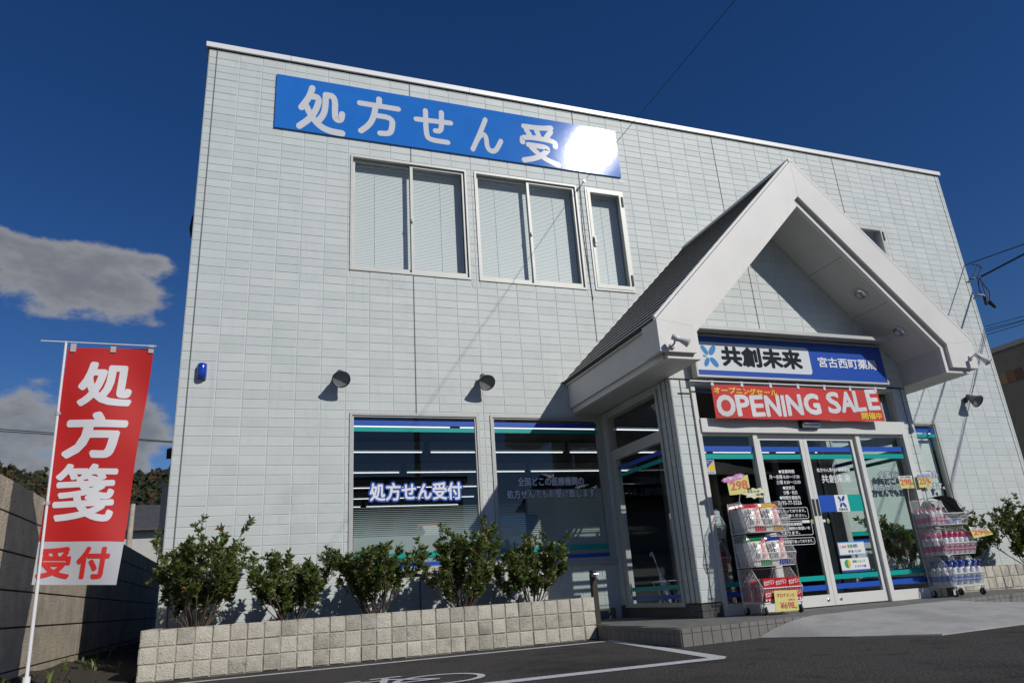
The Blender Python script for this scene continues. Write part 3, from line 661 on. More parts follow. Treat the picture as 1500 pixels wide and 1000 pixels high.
# vestibule: ceiling, inner frame
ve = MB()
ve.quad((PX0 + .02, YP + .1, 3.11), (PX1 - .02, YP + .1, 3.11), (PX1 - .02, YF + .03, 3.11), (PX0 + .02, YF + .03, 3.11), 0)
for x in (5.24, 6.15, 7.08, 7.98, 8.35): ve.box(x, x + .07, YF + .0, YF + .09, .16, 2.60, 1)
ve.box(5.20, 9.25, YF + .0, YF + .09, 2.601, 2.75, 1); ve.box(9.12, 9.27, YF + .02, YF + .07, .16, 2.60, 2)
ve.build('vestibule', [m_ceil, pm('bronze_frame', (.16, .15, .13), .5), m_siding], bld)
# entrance frame
ef = MB()
for a, b in ((EX0, EX0 + .06), (EX1 - .09, EX1)): ef.box(a, b, YP - .035, YP + .10, .163, EZ)
ef.box(EX0 + .06, EX1 - .09, YP - .03, YP + .10, EZ - .05, EZ)
ef.box(EX0 + .06, EX1 - .09, YP - .06, YP + .12, 2.405, 2.590)                # door engine cover
for a, b in ((6.33, 6.40), (8.10, 8.17)): ef.box(a, b, YP - .02, YP + .08, .163, 2.404)
for a, b in ((EX0 + .06, 6.33), (8.17, EX1 - .09)): ef.box(a, b, YP - .012, YP + .05, .163, .295); ef.box(a, b, YP - .012, YP + .05, 2.37, 2.404)
ef.box(7.20, 7.24, YP + .01, YP + .05, 2.591, EZ - .051)
efo = ef.build('entrance_frame', m_alu_white, bld)
g_ = MB()
pane(g_, mpP, EX0 + .06, EX1 - .09, 2.59, EZ - .05, -.03)
pane(g_, mpP, EX0 + .06, 6.33, .295, 2.37, -.02); pane(g_, mpP, 8.17, EX1 - .09, .295, 2.37, -.02); g_.build('pane', m_glass, efo)
SROW = [(m_blue, 2.165, 2.235), (m_teal, 2.065, 2.13), (m_teal, .485, .545), (m_blue, .365, .43)]
stripes(efo, mpP, EX0 + .062, 6.328, -.0165, SROW); stripes(efo, mpP, 8.172, EX1 - .092, -.0165, SROW)
# sliding leaves
leaves = []
for a, b in ((6.405, 7.192), (7.198, 8.095)):
    f = MB(); frame_rect(f, mpP, a, b, .175, 2.398, .06, .06, .135, .075, -.07, -.025)
    lo = f.build('sliding_door', m_alu_white, bld)
    g_ = MB(); pane(g_, mpP, a + .06, b - .06, .31, 2.323, -.048); g_.build('pane', m_glass, lo)
    stripes(lo, mpP, a + .062, b - .062, -.0445, SROW)
    k = MB(); hx = b - .03 if a < 7 else a + .03; k.box(hx - .018, hx + .018, YP + .018, YP + .0245, 1.30, 1.52)
    k.build('finger_plate', m_black, lo)
    k = MB(); k.lathe([(.022, 0), (.022, .004), (.012, .006)], ((b - .1) if a < 7 else (a + .1), YP + .0245, .245), (0, -1, 0), 16); k.build('floor_lock', m_chrome, lo)
    leaves.append(lo)
L0, L1 = leaves
YT = YP + .0435
def lettering(par, body, x, z, wd, h, mat_=None, off=.02, y=YT, name='lettering'):
    t = MB(); t.text(body, (x, y, z), (1, 0, 0), (0, 0, 1), wd, h, off); return t.build(name, mat_ or m_white, par)
lettering(L0, '●営業時間', 6.70, 1.872, .26, .05)
lettering(L0, '月～金曜 8:30～17:30', 6.53, 1.800, .50, .055)
lettering(L0, '土曜 8:30～12:30', 6.63, 1.728, .40, .055)
lettering(L0, '●定休日', 6.72, 1.655, .19, .05); lettering(L0, '日曜・祝日', 6.72, 1.592, .22, .05)
lettering(L0, '●時間外連絡先', 6.64, 1.525, .34, .05); lettering(L0, '0193-77-5526', 6.60, 1.455, .38, .055)
def rbox(par, x0, x1, z0, z1, y=YT, r=.03, w_=.006, mat_=None):
    pts = []
    for cx, cz, a0 in ((x1 - r, z1 - r, 0), (x0 + r, z1 - r, 90), (x0 + r, z0 + r, 180), (x1 - r, z0 + r, 270)):
        for k in range(5): t = R(a0 + k * 22.5); pts.append((cx, cz, math.cos(t), math.sin(t)))
    o = MB(); n = len(pts)
    for i in range(n):
        a, b = pts[i], pts[(i + 1) % n]; f = lambda p, rr: (p[0] + p[2] * rr, y, p[1] + p[3] * rr)
        o.quad(f(a, r), f(b, r), f(b, r - w_), f(a, r - w_))
    return o.build('notice_outline', mat_ or m_white, par)
rbox(L0, 6.47, 7.06, 1.27, 1.42); lettering(L0, '禁煙となっております。', 6.50, 1.355, .52, .042); lettering(L0, 'ご了承ください。', 6.62, 1.295, .40, .042)
rbox(L0, 6.47, 7.08, 1.06, 1.245); lettering(L0, '全国の保険医療機関', 6.50, 1.185, .42, .042); lettering(L0, '処方せん調剤の取扱いを', 6.50, 1.13, .54, .042); lettering(L0, 'しております。', 6.50, 1.075, .36, .042)
rbox(L0, 6.47, 7.08, .94, 1.03); lettering(L0, '介護保険取り扱っております。', 6.50, .965, .55, .042)
lettering(L1, '処方せん受付・保険薬局', 7.35, 1.885, .58, .055); lettering(L1, '共創未来', 7.40, 1.735, .52, .115, off=.012)
def panelq(par, x0, x1, z0, z1, mat_, name='sticker', y=YT + .001):
    q = MB(); q.quad((x0, y, z0), (x1, y, z0), (x1, y, z1), (x0, y, z1)); return q.build(name, mat_, par)
panelq(L1, 7.262, 7.555, 1.345, 1.57, m_blue); panelq(L1, 7.556, 7.785, 1.345, 1.57, m_paper); panelq(L1, 7.786, 8.033, 1.345, 1.57, m_teal)
def petals(mb, c, s, u, v, m=0, mt=1, nrm=None):
    """four leaf-shaped petals round a centre with a small teal bud at left"""
    c, u, v = Vector(c), Vector(u), Vector(v)
    for ang, ln, wd in ((54, 1.0, .50), (124, .95, .42), (-50, .98, .50), (-120, .85, .42)):
        d = u * math.cos(R(ang)) + v * math.sin(R(ang)); e = u * -math.sin(R(ang)) + v * math.cos(R(ang)); n = 12
        rim = [c + d * (s * (.16 + ln * (1 - math.cos(math.pi * k / n)) / 2)) + e * (s * wd * .5 * math.sin(math.pi * k / n) ** .8) for k in range(n + 1)]
        rim2 = [c + d * (s * (.16 + ln * (1 - math.cos(math.pi * k / n)) / 2)) - e * (s * wd * .5 * math.sin(math.pi * k / n) ** .8) for k in range(n - 1, 0, -1)]
        mb.poly(rim + rim2, m)
    mb.poly([c + u * (-.14 * s) + v * (.0 * s), c + u * (-.52 * s) + v * (.16 * s), c + u * (-.60 * s) + v * (-.02 * s), c + u * (-.46 * s) + v * (-.14 * s)], mt)
m_navy_ = pm('emblem_navy', (.01, .07, .30), .4); e_ = MB(); petals(e_, (7.67, YT, 1.475), .085, (1, 0, 0), (0, 0, 1)); e_.build('emblem', [m_navy_, m_leafteal], L1)
lettering(L1, '共創未来', 7.59, 1.357, .16, .036, m_ink, .02, YT)
m_green = pm('print_green', (.04, .35, .10), .5); m_pink = pm('print_pink', (.65, .04, .10), .5); m_navy = pm('print_navy', (.02, .08, .35), .5); m_sky = pm('print_sky', (.15, .42, .75), .5)
panelq(L1, 7.44, 7.90, .775, .945, m_sky); panelq(L1, 7.452, 7.888, .787, .933, m_paper, y=YT)
lettering(L1, '医療', 7.60, .865, .085, .05, m_green, .03, YT - .001); lettering(L1, '材料', 7.69, .865, .085, .05, m_navy, .03, YT - .001); lettering(L1, 'CARE', 7.47, .868, .11, .035, m_pink, .03, YT - .001); lettering(L1, '取り扱っています', 7.60, .805, .22, .035, m_ink, .03, YT - .001)
panelq(L1, 7.43, 7.91, .565, .735, m_paper, y=YT); panelq(L1, 7.43, 7.91, .560, .588, m_navy, y=YT - .0006)
lettering(L1, '健康ショップ', 7.63, .675, .22, .035, m_green, .03, YT - .001); lettering(L1, 'トウヤク便', 7.66, .610, .19, .035, m_navy, .03, YT - .001)
lf = MB(); lf.poly([(7.54 + .05 * math.cos(R(a)), YT - .001, .665 + .055 * math.sin(R(a))) for a in range(0, 360, 30)], 0); lf.poly([(7.555, YT - .0014, .605), (7.60, YT - .0014, .69), (7.56, YT - .0014, .725), (7.545, YT - .0014, .67)], 1); lf.build('leaf_print', [m_green, m_yellow], L1)
for lo, x in ((L0, 7.03), (L1, 7.30)):
    d = MB(); d.poly([(x + .065 + .020 * math.cos(R(a)), YT - .001, 1.23 + .030 * math.sin(R(a))) for a in range(0, 360, 24)], 0); d.poly([(x + .05, YT - .0015, 1.215), (x + .08, YT - .0015, 1.215), (x + .065, YT - .0015, 1.255)], 1); d.quad((x - .10, YT - .001, 1.215), (x + .02, YT - .001, 1.215), (x + .02, YT - .001, 1.25), (x - .10, YT - .001, 1.25), 2); d.build('sticker', [pm('sticker_olive', (.50, .50, .22), .5), m_green, m_paper], lo)
# security sticker on the left fixed panel
al = MB(); y = YP + .014; al.quad((5.525, y, 1.872), (5.675, y, 1.872), (5.675, y, 2.05), (5.525, y, 2.05), 0); al.poly([(5.53, y - .001, 1.92), (5.67, y - .001, 2.045), (5.53, y - .001, 2.045)], 1); al.poly([(5.53, y - .001, 1.915), (5.67, y - .001, 1.915), (5.67, y - .001, 2.04)], 2)
al.text('ALSOK', (5.535, y - .0015, 1.88), (1, 0, 0), (0, 0, 1), .13, .028, .03, 1); al.text('警備中', (5.54, y - .002, 2.01), (1, 0, 0), (0, 0, 1), .05, .02, .0, 0); al.build('sticker', [m_paper, m_navy, m_yellow], efo)
# automatic-door sensor under the banner
sn = MB(); sn.lathe([(.001, -.14), (.045, -.14), (.05, -.12), (.05, .12), (.045, .14), (.001, .14)], (7.26, YP - .10, 2.52), (1, 0, 0), 20, 0, caps=False); sn.box(7.10, 7.42, YP - .10, YP - .061, 2.465, 2.575, 1); sn.build('door_sensor', [m_chrome, m_black], bld)

# ---- fluorescent strips inside
rows = [(10.25, 'in the row nearest the front windows'), (12.15, 'in the second row from the front windows'), (14.2, 'in the third row from the front windows'), (16.2, 'in the fourth row from the front windows'), (17.95, 'in the fifth row from the front windows'), (19.5, 'in the row farthest from the front windows')]
fix = None
for yr, lab in rows:
    for xs_ in ((0.25, 2.93, 5.6, 8.3, 11.0) if yr < 13 else (0.25, 2.93, 5.6) if yr < 15 else (0.25, 2.93)):
        x0, x1 = xs_, xs_ + 2.58
        fx = thing('ceiling_light', 'lit ceiling strip ' + lab, 'ceiling light', ((x0 + x1) / 2, yr, 3.0), 'fluorescent strips inside ' + lab)
        h = MB(); h.box(x0, x1, yr - .05, yr + .05, 3.03, 3.178); h.build('housing', m_grey, fx)
        h = MB(); h.tube((x0 + .03, yr, 3.005), (x1 - .03, yr, 3.005), .010, 8); h.build('tube', m_tube, fx)
# things in the shop seen through the panes
def simple(name, label, cat, mb, mats, loc, group=None):
    return tag(mb.build(name, mats, None, loc), label, cat, group)
q = MB(); q.box(4.35, 5.9, 11.2, 11.25, .16, 2.15); q.box(4.33, 4.36, 11.18, 11.27, .16, 2.17); q.box(4.33, 5.9, 11.18, 11.27, 2.151, 2.19); q.box(4.6, 4.62, 11.17, 11.1999, .16, .3); simple('partition_screen', 'pale green partition standing inside behind the right-hand shop window', 'partition', q, pm('partition_panel', (.55, .66, .63), .6), (5.1, 11.2, .16))
for (x0, x1, z1, mt, lab) in ((3.45, 4.25, 1.72, pm('poster_blue', (.04, .22, .5), .5), 'blue shop display panel behind the lettered window beside the porch'), (2.35, 2.95, 1.64, pm('display_red', (.5, .04, .06), .5), 'red display box behind the left shop window')):
    q = MB(); q.box(x0, x1, 10.6, 10.9, 1.42, z1); q.box(x0 + .05, x1 - .05, 10.59, 10.6, 1.46, z1 - .04, 1); q.box(x0 - .1, x1 + .1, 10.55, 10.95, .16, 1.40, 2); simple('display_box', lab, 'display', q, [mt, m_paper if 'blue' not in lab else mt, m_inner], ((x0 + x1) / 2, 10.7, .16))

for (x0, yy, lab) in ((1.5, 12.6, 'stocked white shop shelf behind the left shop window')  ,):
    t = thing('shop_shelf', lab, 'shelf', (x0 + 1, yy, .16)); q = MB()
    for z in (.25, .65, 1.05, 1.40): q.box(x0, x0 + 2.2, yy - .2, yy + .2, z - .02, z)
    q.box(x0, x0 + 2.2, yy + .2, yy + .22, .16, 1.75); q.build('rack', m_paper, t)
    gm = [m_paper, m_pink, m_sky, m_green, m_yellow, m_navy]; q = MB(); rr_ = random.Random(int(x0 * 10))
    for z in (.25, .65, 1.05, 1.40):
        x = x0 + .03
        while x < x0 + 2.1:
            w_ = rr_.uniform(.06, .14); q.box(x, x + w_ - .008, yy - .17, yy + .1, z + .002, z + rr_.uniform(.14, .30), rr_.randrange(6)); x += w_
    tag(q.build('stock', gm, t), kind='stuff')
# ------------------------------------------------------------------ big blue sign on the upper wall
SX0, SX1, SZ0_, SZ1_ = 0.068, 6.092, 7.598, 8.598
ys = YF - .035
bs_ = thing('wall_sign', 'long blue sign board with six rounded white characters under the roof edge', 'sign', (SX0, YF - .01, SZ0_))
p = MB()
for a, b in ((SX0, 4.265), (4.267, SX1)):
    p.box(a, b, ys, YF - .010, SZ0_, SZ1_)
p.build('board', m_signblue, bs_)
GL = {
 '処': [[(30, 97), (24, 75), (8, 50)], [(27, 78), (47, 78), (41, 52), (28, 28), (5, 8)], [(17, 56), (30, 33), (48, 14), (70, 6), (98, 5)], [(60, 86), (60, 58), (56, 40), (46, 26)], [(60, 86), (81, 86), (81, 42), (84, 34), (95, 34), (97, 48)]],
 '方': [[(50, 98), (50, 80)], [(5, 79), (95, 79)], [(42, 79), (38, 50), (28, 25), (8, 5)], [(40, 52), (82, 52), (80, 22), (74, 8), (52, 6)]],
 'せ': [[(4, 62), (96, 66)], [(72, 92), (71, 46), (64, 37), (54, 37)], [(29, 90), (29, 22), (38, 9), (86, 9)]],
 'ん': [[(50, 95), (30, 50), (8, 6)], [(18, 27), (30, 46), (42, 54), (50, 44), (50, 18), (60, 7), (76, 10), (93, 40)]],
 '受': [[(86, 97), (56, 91), (14, 90)], [(20, 81), (27, 69)], [(47, 83), (51, 70)], [(84, 86), (72, 69)], [(7, 46), (7, 62), (94, 62), (93, 47)], [(22, 41), (78, 41), (62, 22), (38, 7), (8, -2)], [(30, 34), (48, 18), (70, 6), (96, -2)]],
 '付': [[(36, 97), (23, 68), (4, 45)], [(22, 64), (22, 2)], [(40, 70), (98, 70)], [(79, 97), (79, 12), (73, 4), (58, 4)], [(49, 50), (60, 32)]],
}
def chaikin(pts, it=2):
    for _ in range(it):
        q = [pts[0]]
        for a, b in zip(pts, pts[1:]):
            q += [(a[0] * .75 + b[0] * .25, a[1] * .75 + b[1] * .25), (a[0] * .25 + b[0] * .75, a[1] * .25 + b[1] * .75)]
        q.append(pts[-1]); pts = q
    return pts
def stroke(mb, pts, hw, mp, lift, m=0):
    n = len(pts); L = []; Rr = []
    for i in range(n):
        a, b = pts[max(i - 1, 0)], pts[min(i + 1, n - 1)]; dx, dy = b[0] - a[0], b[1] - a[1]; l = math.hypot(dx, dy) or 1
        nx, ny = -dy / l * hw, dx / l * hw; L.append((pts[i][0] + nx, pts[i][1] + ny)); Rr.append((pts[i][0] - nx, pts[i][1] - ny))
    for i in range(n - 1): mb.quad(mp(*L[i], lift), mp(*L[i + 1], lift), mp(*Rr[i + 1], lift), mp(*Rr[i], lift), m)
    for (c, o_) in ((pts[0], pts[1]), (pts[-1], pts[-2])):
        a0 = math.atan2(c[1] - o_[1], c[0] - o_[0]); mb.poly([mp(c[0] + hw * math.cos(a0 + R(t)), c[1] + hw * math.sin(a0 + R(t)), lift) for t in range(-90, 91, 18)], m)
chars = [(434, 505, 128, 196), (522, 588, 143, 200), (606, 664, 158, 212), (686, 738, 172, 226), (760, 818, 182, 238), (828, 890, 190, 246)]
for ch, (pxa, pxb, pya, pyb) in zip('処方せん受付', chars):
    a = onY(pxa, (pya + pyb) / 2, ys); b = onY(pxb, (pya + pyb) / 2, ys); c = onY((pxa + pxb) / 2, pya, ys); d = onY((pxa + pxb) / 2, pyb, ys)
    x0, wx_ = a.x + .02, (b.x - a.x) - .04; z0, hz_ = d.z + .02, (c.z - d.z) - .04
    lt = MB()
    for k, s_ in enumerate(GL[ch]):
        stroke(lt, chaikin(s_), 6.9, lambda u, v, l: (x0 + u / 100 * wx_, ys - .0015 - l, z0 + v / 100 * hz_), k * .0004)
    lt.build('character', m_signwhite, bs_)
lb_ = MB(); lb_.quad((6.03, YF - .0105, 7.50), (6.16, YF - .0105, 7.50), (6.16, YF - .0105, 7.56), (6.03, YF - .0105, 7.56)); lb_.build('maker_plate', m_paper, bs_)

# ------------------------------------------------------------------ lightbox sign over the entrance
YSg = 7.66
lb = thing('entrance_sign', 'blue and white pharmacy sign box with a petal emblem under the porch gable', 'sign', (7.2, YP, 3.13))
p = MB(); frame_rect(p, lambda u, z, d: (u, YSg - d, z), 5.50, 8.83, 3.125, 3.735, .028, .028, .028, .028, -.12, .0); p.build('sign_frame', m_alu, lb)
p = MB(); p.quad((5.528, YSg + .008, 3.153), (8.802, YSg + .008, 3.153), (8.802, YSg + .008, 3.707), (5.528, YSg + .008, 3.707)); p.build('face', m_lightbox, lb)
p = MB(); wp = [(5.528, 3.225), (7.38, 3.225)]
r_ = .05
wp = [(5.528, 3.225)] + [(7.44 - r_ + r_ * math.cos(R(t)), 3.225 + r_ + r_ * math.sin(R(t))) for t in (-90, -60, -30, 0)] + [(7.44 - r_ + r_ * math.cos(R(t)), 3.625 - r_ + r_ * math.sin(R(t))) for t in (0, 30, 60, 90)] + [(5.528, 3.625)]
p.poly([(x, YSg + .006, z) for x, z in wp]); p.build('white_panel', m_lightwhite, lb)
p = MB(); petals(p, (5.735, YSg + .004, 3.42), .165, (1, 0, 0), (0, 0, 1)); p.build('emblem', [m_leafblue, m_leafteal], lb)
p = MB(); p.text('共創未来', (5.93, YSg + .004, 3.29), (1, 0, 0), (0, 0, 1), 1.36, .29, .045); p.build('company_lettering', m_ink, lb)
p = MB(); p.text('宮古西町薬局', (7.58, YSg + .004, 3.345), (1, 0, 0), (0, 0, 1), 1.08, .155, .018); p.build('shop_lettering', m_white, lb)
p = MB(); p.box(5.48, 8.85, YSg - .20, YSg + .12, 3.757, 3.785); p.box(5.48, 8.85, YSg - .20, YSg - .175, 3.735, 3.7565); p.build('hood', m_alu, lb)

# ------------------------------------------------------------------ opening banner
YB = 7.655
bn = thing('sale_banner', 'red opening sale banner hanging from a white rod above the doors', 'banner', (7.1, YB, 2.57))
def bwave(x, z): return YB + .012 * math.sin(x * 5.1 + z * 2) * (3.05 - z) / .45 + .006 * math.sin(x * 11 + 1) - .004
p = MB(); nx, nz_ = 72, 10; X0, X1, Z0, Z1 = 5.68, 8.545, 2.563, 3.022
for i in range(nx):
    for j in range(nz_):
        f = lambda i, j: (X0 + (X1 - X0) * i / nx, bwave(X0 + (X1 - X0) * i / nx, Z0 + (Z1 - Z0) * j / nz_), Z0 + (Z1 - Z0) * j / nz_)
        p.add([f(i, j), f(i + 1, j), f(i + 1, j + 1), f(i, j + 1)], [(0, 1, 2, 3)], 0, True)
p.build('cloth', m_red, bn)
wv = lambda q_: Vector((q_.x, bwave(q_.x, q_.z) - .003, q_.z))
p = MB()
letters = list('OPENING') ; xx = 5.715; tilt = 0.055
# letters climb and widen to the right, each set upright on a rising base line
spec = [('O', 5.715, 2.575, .285, .30), ('P', 6.010, 2.585, .235, .30), ('E', 6.255, 2.587, .225, .30), ('N', 6.495, 2.592, .255, .30), ('I', 6.775, 2.602, .060, .30), ('N', 6.860, 2.612, .255, .30), ('G', 7.135, 2.622, .30, .31),
        ('S', 7.565, 2.655, .235, .315), ('A', 7.805, 2.675, .275, .31), ('L', 8.060, 2.695, .195, .31), ('E', 8.285, 2.715, .235, .31)]
for ch, x, z, wd, h in spec: p.text(ch, (x, YB, z), (1, 0, tilt), (0.0, 0, 1), wd, h, .06, fn=wv, grid=.04)
p.build('main_lettering', m_clothwhite, bn)
p = MB(); p.text('オープニングセール', (5.71, YB, 2.90), (1, 0, -.012), (0, 0, 1), 1.02, .092, .035, fn=wv, grid=.04); p.build('yellow_lettering', m_yellow, bn); p = MB(); p.text('開催中', (8.14, YB, 2.585), (1, 0, 0), (0, 0, 1), .36, .105, .035, fn=wv, grid=.04); p.build('yellow_lettering', m_yellow, bn)
p = MB(); p.tube((5.36, YB, 3.06), (8.72, YB, 3.06), .011, 8); p.build('rod', m_pole, bn)
for i in range(7):
    x = 5.70 + i * .468; p = MB(); p.box(x - .02, x + .02, bwave(x, 3.02) - .009, bwave(x, 3.02) + .004, 3.0, 3.046); p.tube((x - .02, YB, 3.06), (x + .02, YB, 3.06), .017, 8); p.build('clip', m_clothwhite, bn)

# ------------------------------------------------------------------ wall floodlights
def wall_lamp(px, py, label, dirx):
    c = onY(px, py, YF - .20)
    t = thing('wall_lamp', label, 'lamp', (c.x, YF - .01, c.z), 'round floodlights on the front wall')
    base = Vector((c.x - .02 * dirx, YF - .012, c.z + .035))
    b = MB(); b.lathe([(.055, 0), (.055, .03), (.03, .04)], base, (0, -1, 0), 16); b.build('base', m_darkmetal, t)
    ax_ = Vector((dirx * .10, -.70, -.58)).normalized(); p0 = base + Vector((0, -.05, 0)); sk = c - ax_ * .11
    b = MB(); b.path([base + Vector((0, -.03, 0)), p0, sk], .02, 8); b.build('arm', m_darkmetal, t)
    b = MB(); b.lathe([(.001, -.055), (.045, -.05), (.05, .03), (.07, .06), (.106, .15), (.126, .185), (.126, .20), (.119, .20), (.10, .15), (.06, .07), (.001, .055)], sk, ax_, 28, caps=False); so__ = b.build('shade', m_darkmetal, t)
    b = MB(); b.lathe([(.1155, .183), (.08, .172), (.001, .165)], sk, ax_, 24, caps=False); b.build('lens', pm('lamp_lens', (.30, .31, .32), .18, spec=.8), so__)
wall_lamp(499, 552, 'dark round floodlight on the wall above the left end of the left shop window', .0)
wall_lamp(711, 557, 'dark round floodlight on the wall above the window nearest the porch', .15)
wall_lamp(1427, 585, 'dark round floodlight on the wall right of the porch', .35)
def spot(px, py, label, s, mount):
    t = thing('spot_lamp', label, 'lamp', mount, 'white spot lamps on the porch gable')
    m0 = Vector(mount); c = onY(px, py, m0.y - .16)
    b = MB(); b.lathe([(.04, 0), (.04, .018), (.02, .026)], m0, (0, -1, 0), 14); b.build('base', m_lampwhite, t)
    ax_ = s.normalized()
    b = MB(); b.path([m0 + Vector((0, -.02, 0)), m0 + Vector((0, -.07, .02)), c - ax_ * .07 + Vector((0, 0, -.02)), c - ax_ * .05], .013, 8); b.build('arm', m_lampwhite, t)
    b = MB(); b.lathe([(.001, -.10), (.036, -.10), (.038, -.02), (.03, -.015), (.03, .0), (.045, .06), (.058, .10), (.058, .108)], c, ax_, 24, caps=False); sh = b.build('lamp_head', m_lampwhite, t)
    b = MB(); b.lathe([(.057, .106), (.04, .116), (.001, .122)], c, ax_, 24, caps=False); b.build('lens', pm('spot_lens', (.55, .56, .56), .25), sh)
spot(996, 497, 'white spot lamp on the left end box of the porch gable', Vector((.75, -.45, -.5)), tuple(onY(984, 507, YG - .001)))
spot(1438, 524, 'white spot lamp on the right end of the porch gable', Vector((.30, -.55, -.75)), tuple(onY(1421, 524, YG - .001)))
# blue alarm beacon
c = onY(296, 543, YF - .05)
t = thing('alarm_beacon', 'small blue alarm beacon on the wall at the left corner', 'beacon', (c.x, YF - .01, c.z))
b = MB(); b.box(c.x - .055, c.x + .055, YF - .035, YF - .010, c.z - .11, c.z + .11); b.build('base', m_grey, t)
b = MB(); b.lathe([(.001, -.10), (.05, -.10), (.06, -.08), (.06, .08), (.05, .10), (.001, .10)], (c.x, YF - .05, c.z), (0, 0, 1), 20, caps=False); b.build('lens', pm('blue_lens', (.01, .06, .42), .15, coat=.5), t)
# vent hood, meter box and downpipe on the left side wall
c = onX(284, 325, XL - .12)
t = thing('vent_hood', 'black vent hood sticking out of the left side wall high up', 'vent', (XL - .01, c.y, c.z))
b = MB(); b.prism([(0, -.19), (.15, -.21), (.13, .0), (.07, .17), (0, .2)], lambda u, v, d: (XL - .012 - u, c.y + d, c.z + v), -.16, .16); b.build('hood', m_black, t)
b = MB(); b.box(XL - .03, XL - .0105, c.y - .19, c.y + .19, c.z - .22, c.z + .22); b.build('flange', m_darkmetal, t)
c = onX(234, 690, XL - .12); yb_ = 11.6
t = thing('meter_box', 'grey meter box with a pipe on the shaded left side wall', 'meter box', (XL - .01, yb_, 1.9))
b = MB(); b.box(XL - .22, XL - .0105, yb_ - .3, yb_ + .3, 1.75, 2.35); b.box(XL - .25, XL - .0105, yb_ - .33, yb_ + .33, 2.351, 2.38); b.build('case', m_grey, t)
b = MB(); b.box(XL - .20, XL - .0105, yb_ - .2, yb_ + .2, 1.35, 1.65); b.build('lower_case', pm('beige_plastic', (.30, .27, .24), .5), t)
b = MB(); b.path([(XL - .12, yb_, 2.381), (XL - .12, yb_, 3.0), (XL - .02, yb_, 3.05)], .045, 10); b.path([(XL - .1, yb_, 1.34), (XL - .1, yb_, .2)], .03, 8); b.build('pipe', m_black, t)
t = thing('wall_speaker', 'black security camera housing on a bracket on the left side wall', 'camera', (XL - .01, 13.6, 3.3))
b = MB(); b.path([(XL - .01, 13.6, 3.3), (XL - .25, 13.6, 3.3)], .03, 8); b.build('bracket', m_black, t); b = MB(); b.obox((XL - .32, 13.5, 3.25), (.09, 0, 0), (0, .2, .05), (0, -.02, .08)); b.build('housing', m_black, t)
t.name = 'security_camera'

# ------------------------------------------------------------------ planters and shrubs
def block_wall(name, label, x0, x1, y0, y1, zt, rows_, n, left_end=True, zb=0.0):
    t = thing(name, label, 'planter', ((x0 + x1) / 2, y0, zb)); b = MB(); rh = (zt - zb) / rows_; cw = (x1 - x0) / n
    def face(mp, cols, w_):
        for i in range(cols):
            for j in range(rows_):
                gj = .005; a, c_ = i * w_ + gj, (i + 1) * w_ - gj; d, e = zb + j * rh + gj * .8, zb + (j + 1) * rh - (gj * .8 if j < rows_ - 1 else 0)
                pr = .016 + random.uniform(-.004, .004); k = 3; bv = .008
                g_ = [[mp(a + (c_ - a) * p / k, d + (e - d) * q / k, pr + random.uniform(-.003, .003)) if 0 < p < k and 0 < q < k else mp(a + (c_ - a) * p / k + (bv if p == 0 else -bv if p == k else 0), d + (e - d) * q / k + (bv if q == 0 else (-bv if q == k and j < rows_ - 1 else 0)), pr - .004 + random.uniform(-.002, .002)) for p in range(k + 1)] for q in range(k + 1)]
                bmi = random.choice((0, 0, 2, 3)); vs = [v for r in g_ for v in r]; fs = [(q * 4 + p, q * 4 + p + 1, q * 4 + p + 5, q * 4 + p + 4) for q in range(k) for p in range(k)]
                b.add(vs, fs, bmi)
                rim = [(p, 0) for p in range(k)] + [(k, q) for q in range(k)] + [(p, k) for p in range(k, 0, -1)] + [(0, q) for q in range(k, 0, -1)]
                outer = {(p, q): mp(a + (c_ - a) * p / k, d + (e - d) * q / k, 0) for p, q in rim}
                for (p, q), (p2, q2) in zip(rim, rim[1:] + rim[:1]): b.add([outer[(p, q)], outer[(p2, q2)], g_[q2][p2], g_[q][p]], [(0, 1, 2, 3)], bmi)
    face(lambda u, z, d: (x0 + u, y0 - d + .016, z), n, cw)
    ne = max(1, round((y1 - y0) / cw))
    face(lambda u, z, d: (x0 - d + .016, y1 - u, z), ne, (y1 - y0) / ne); face(lambda u, z, d: (x1 + d - .016, y0 + u, z), ne, (y1 - y0) / ne)
    th_ = .13
    for (a, c_, d, e) in ((x0 + .017, x1 - .017, y0 + .017, y0 + th_), (x0 + .017, x0 + th_, y0 + th_, y1), (x1 - th_, x1 - .017, y0 + th_, y1)):
        b.box(a, c_, d, e, zb, zt - .002, 1)
    # coping course of block tops
    for i in range(n):
        b.box(x0 + i * cw + .003 + (.003 if i else .002), x0 + (i + 1) * cw - .003, y0 + .004, y0 + th_ + .004, zt - .0015, zt + .0015 + random.uniform(0, .002), 0)
    for i in range(1, ne): b.box(x0 + .004, x0 + th_, y0 + th_ + .006 + (i - 1) * cw, min(y0 + th_ + i * cw, y1), zt - .0015, zt + .002, 0); 
    b.build('block_wall', [m_block, m_mortar, m_block2, m_block3], t)
    s_ = MB(); nx = int((x1 - x0) / .12); ny = 8
    f = lambda i, j: (x0 + th_ + (x1 - x0 - 2 * th_) * i / nx, y0 + th_ + (y1 - y0 - th_) * j / ny, zt - .075 + .02 * math.sin(i * 1.7) * math.sin(j * 2.3 + i * .6))
    for i in range(nx):
        for j in range(ny): s_.add([f(i, j), f(i + 1, j), f(i + 1, j + 1), f(i, j + 1)], [(0, 1, 2, 3)], 0, True)
    s_.build('soil', m_soil, t); return t
block_wall('block_planter', 'long low concrete block planter under the shop windows left of the porch', -0.945, 4.065, 8.46, YF - .022, .477, 3, 30)
block_wall('block_planter', 'low concrete block planter behind the right-hand wire cart', 9.75, 14.30, 8.46, YF - .012, .50, 3, 27)

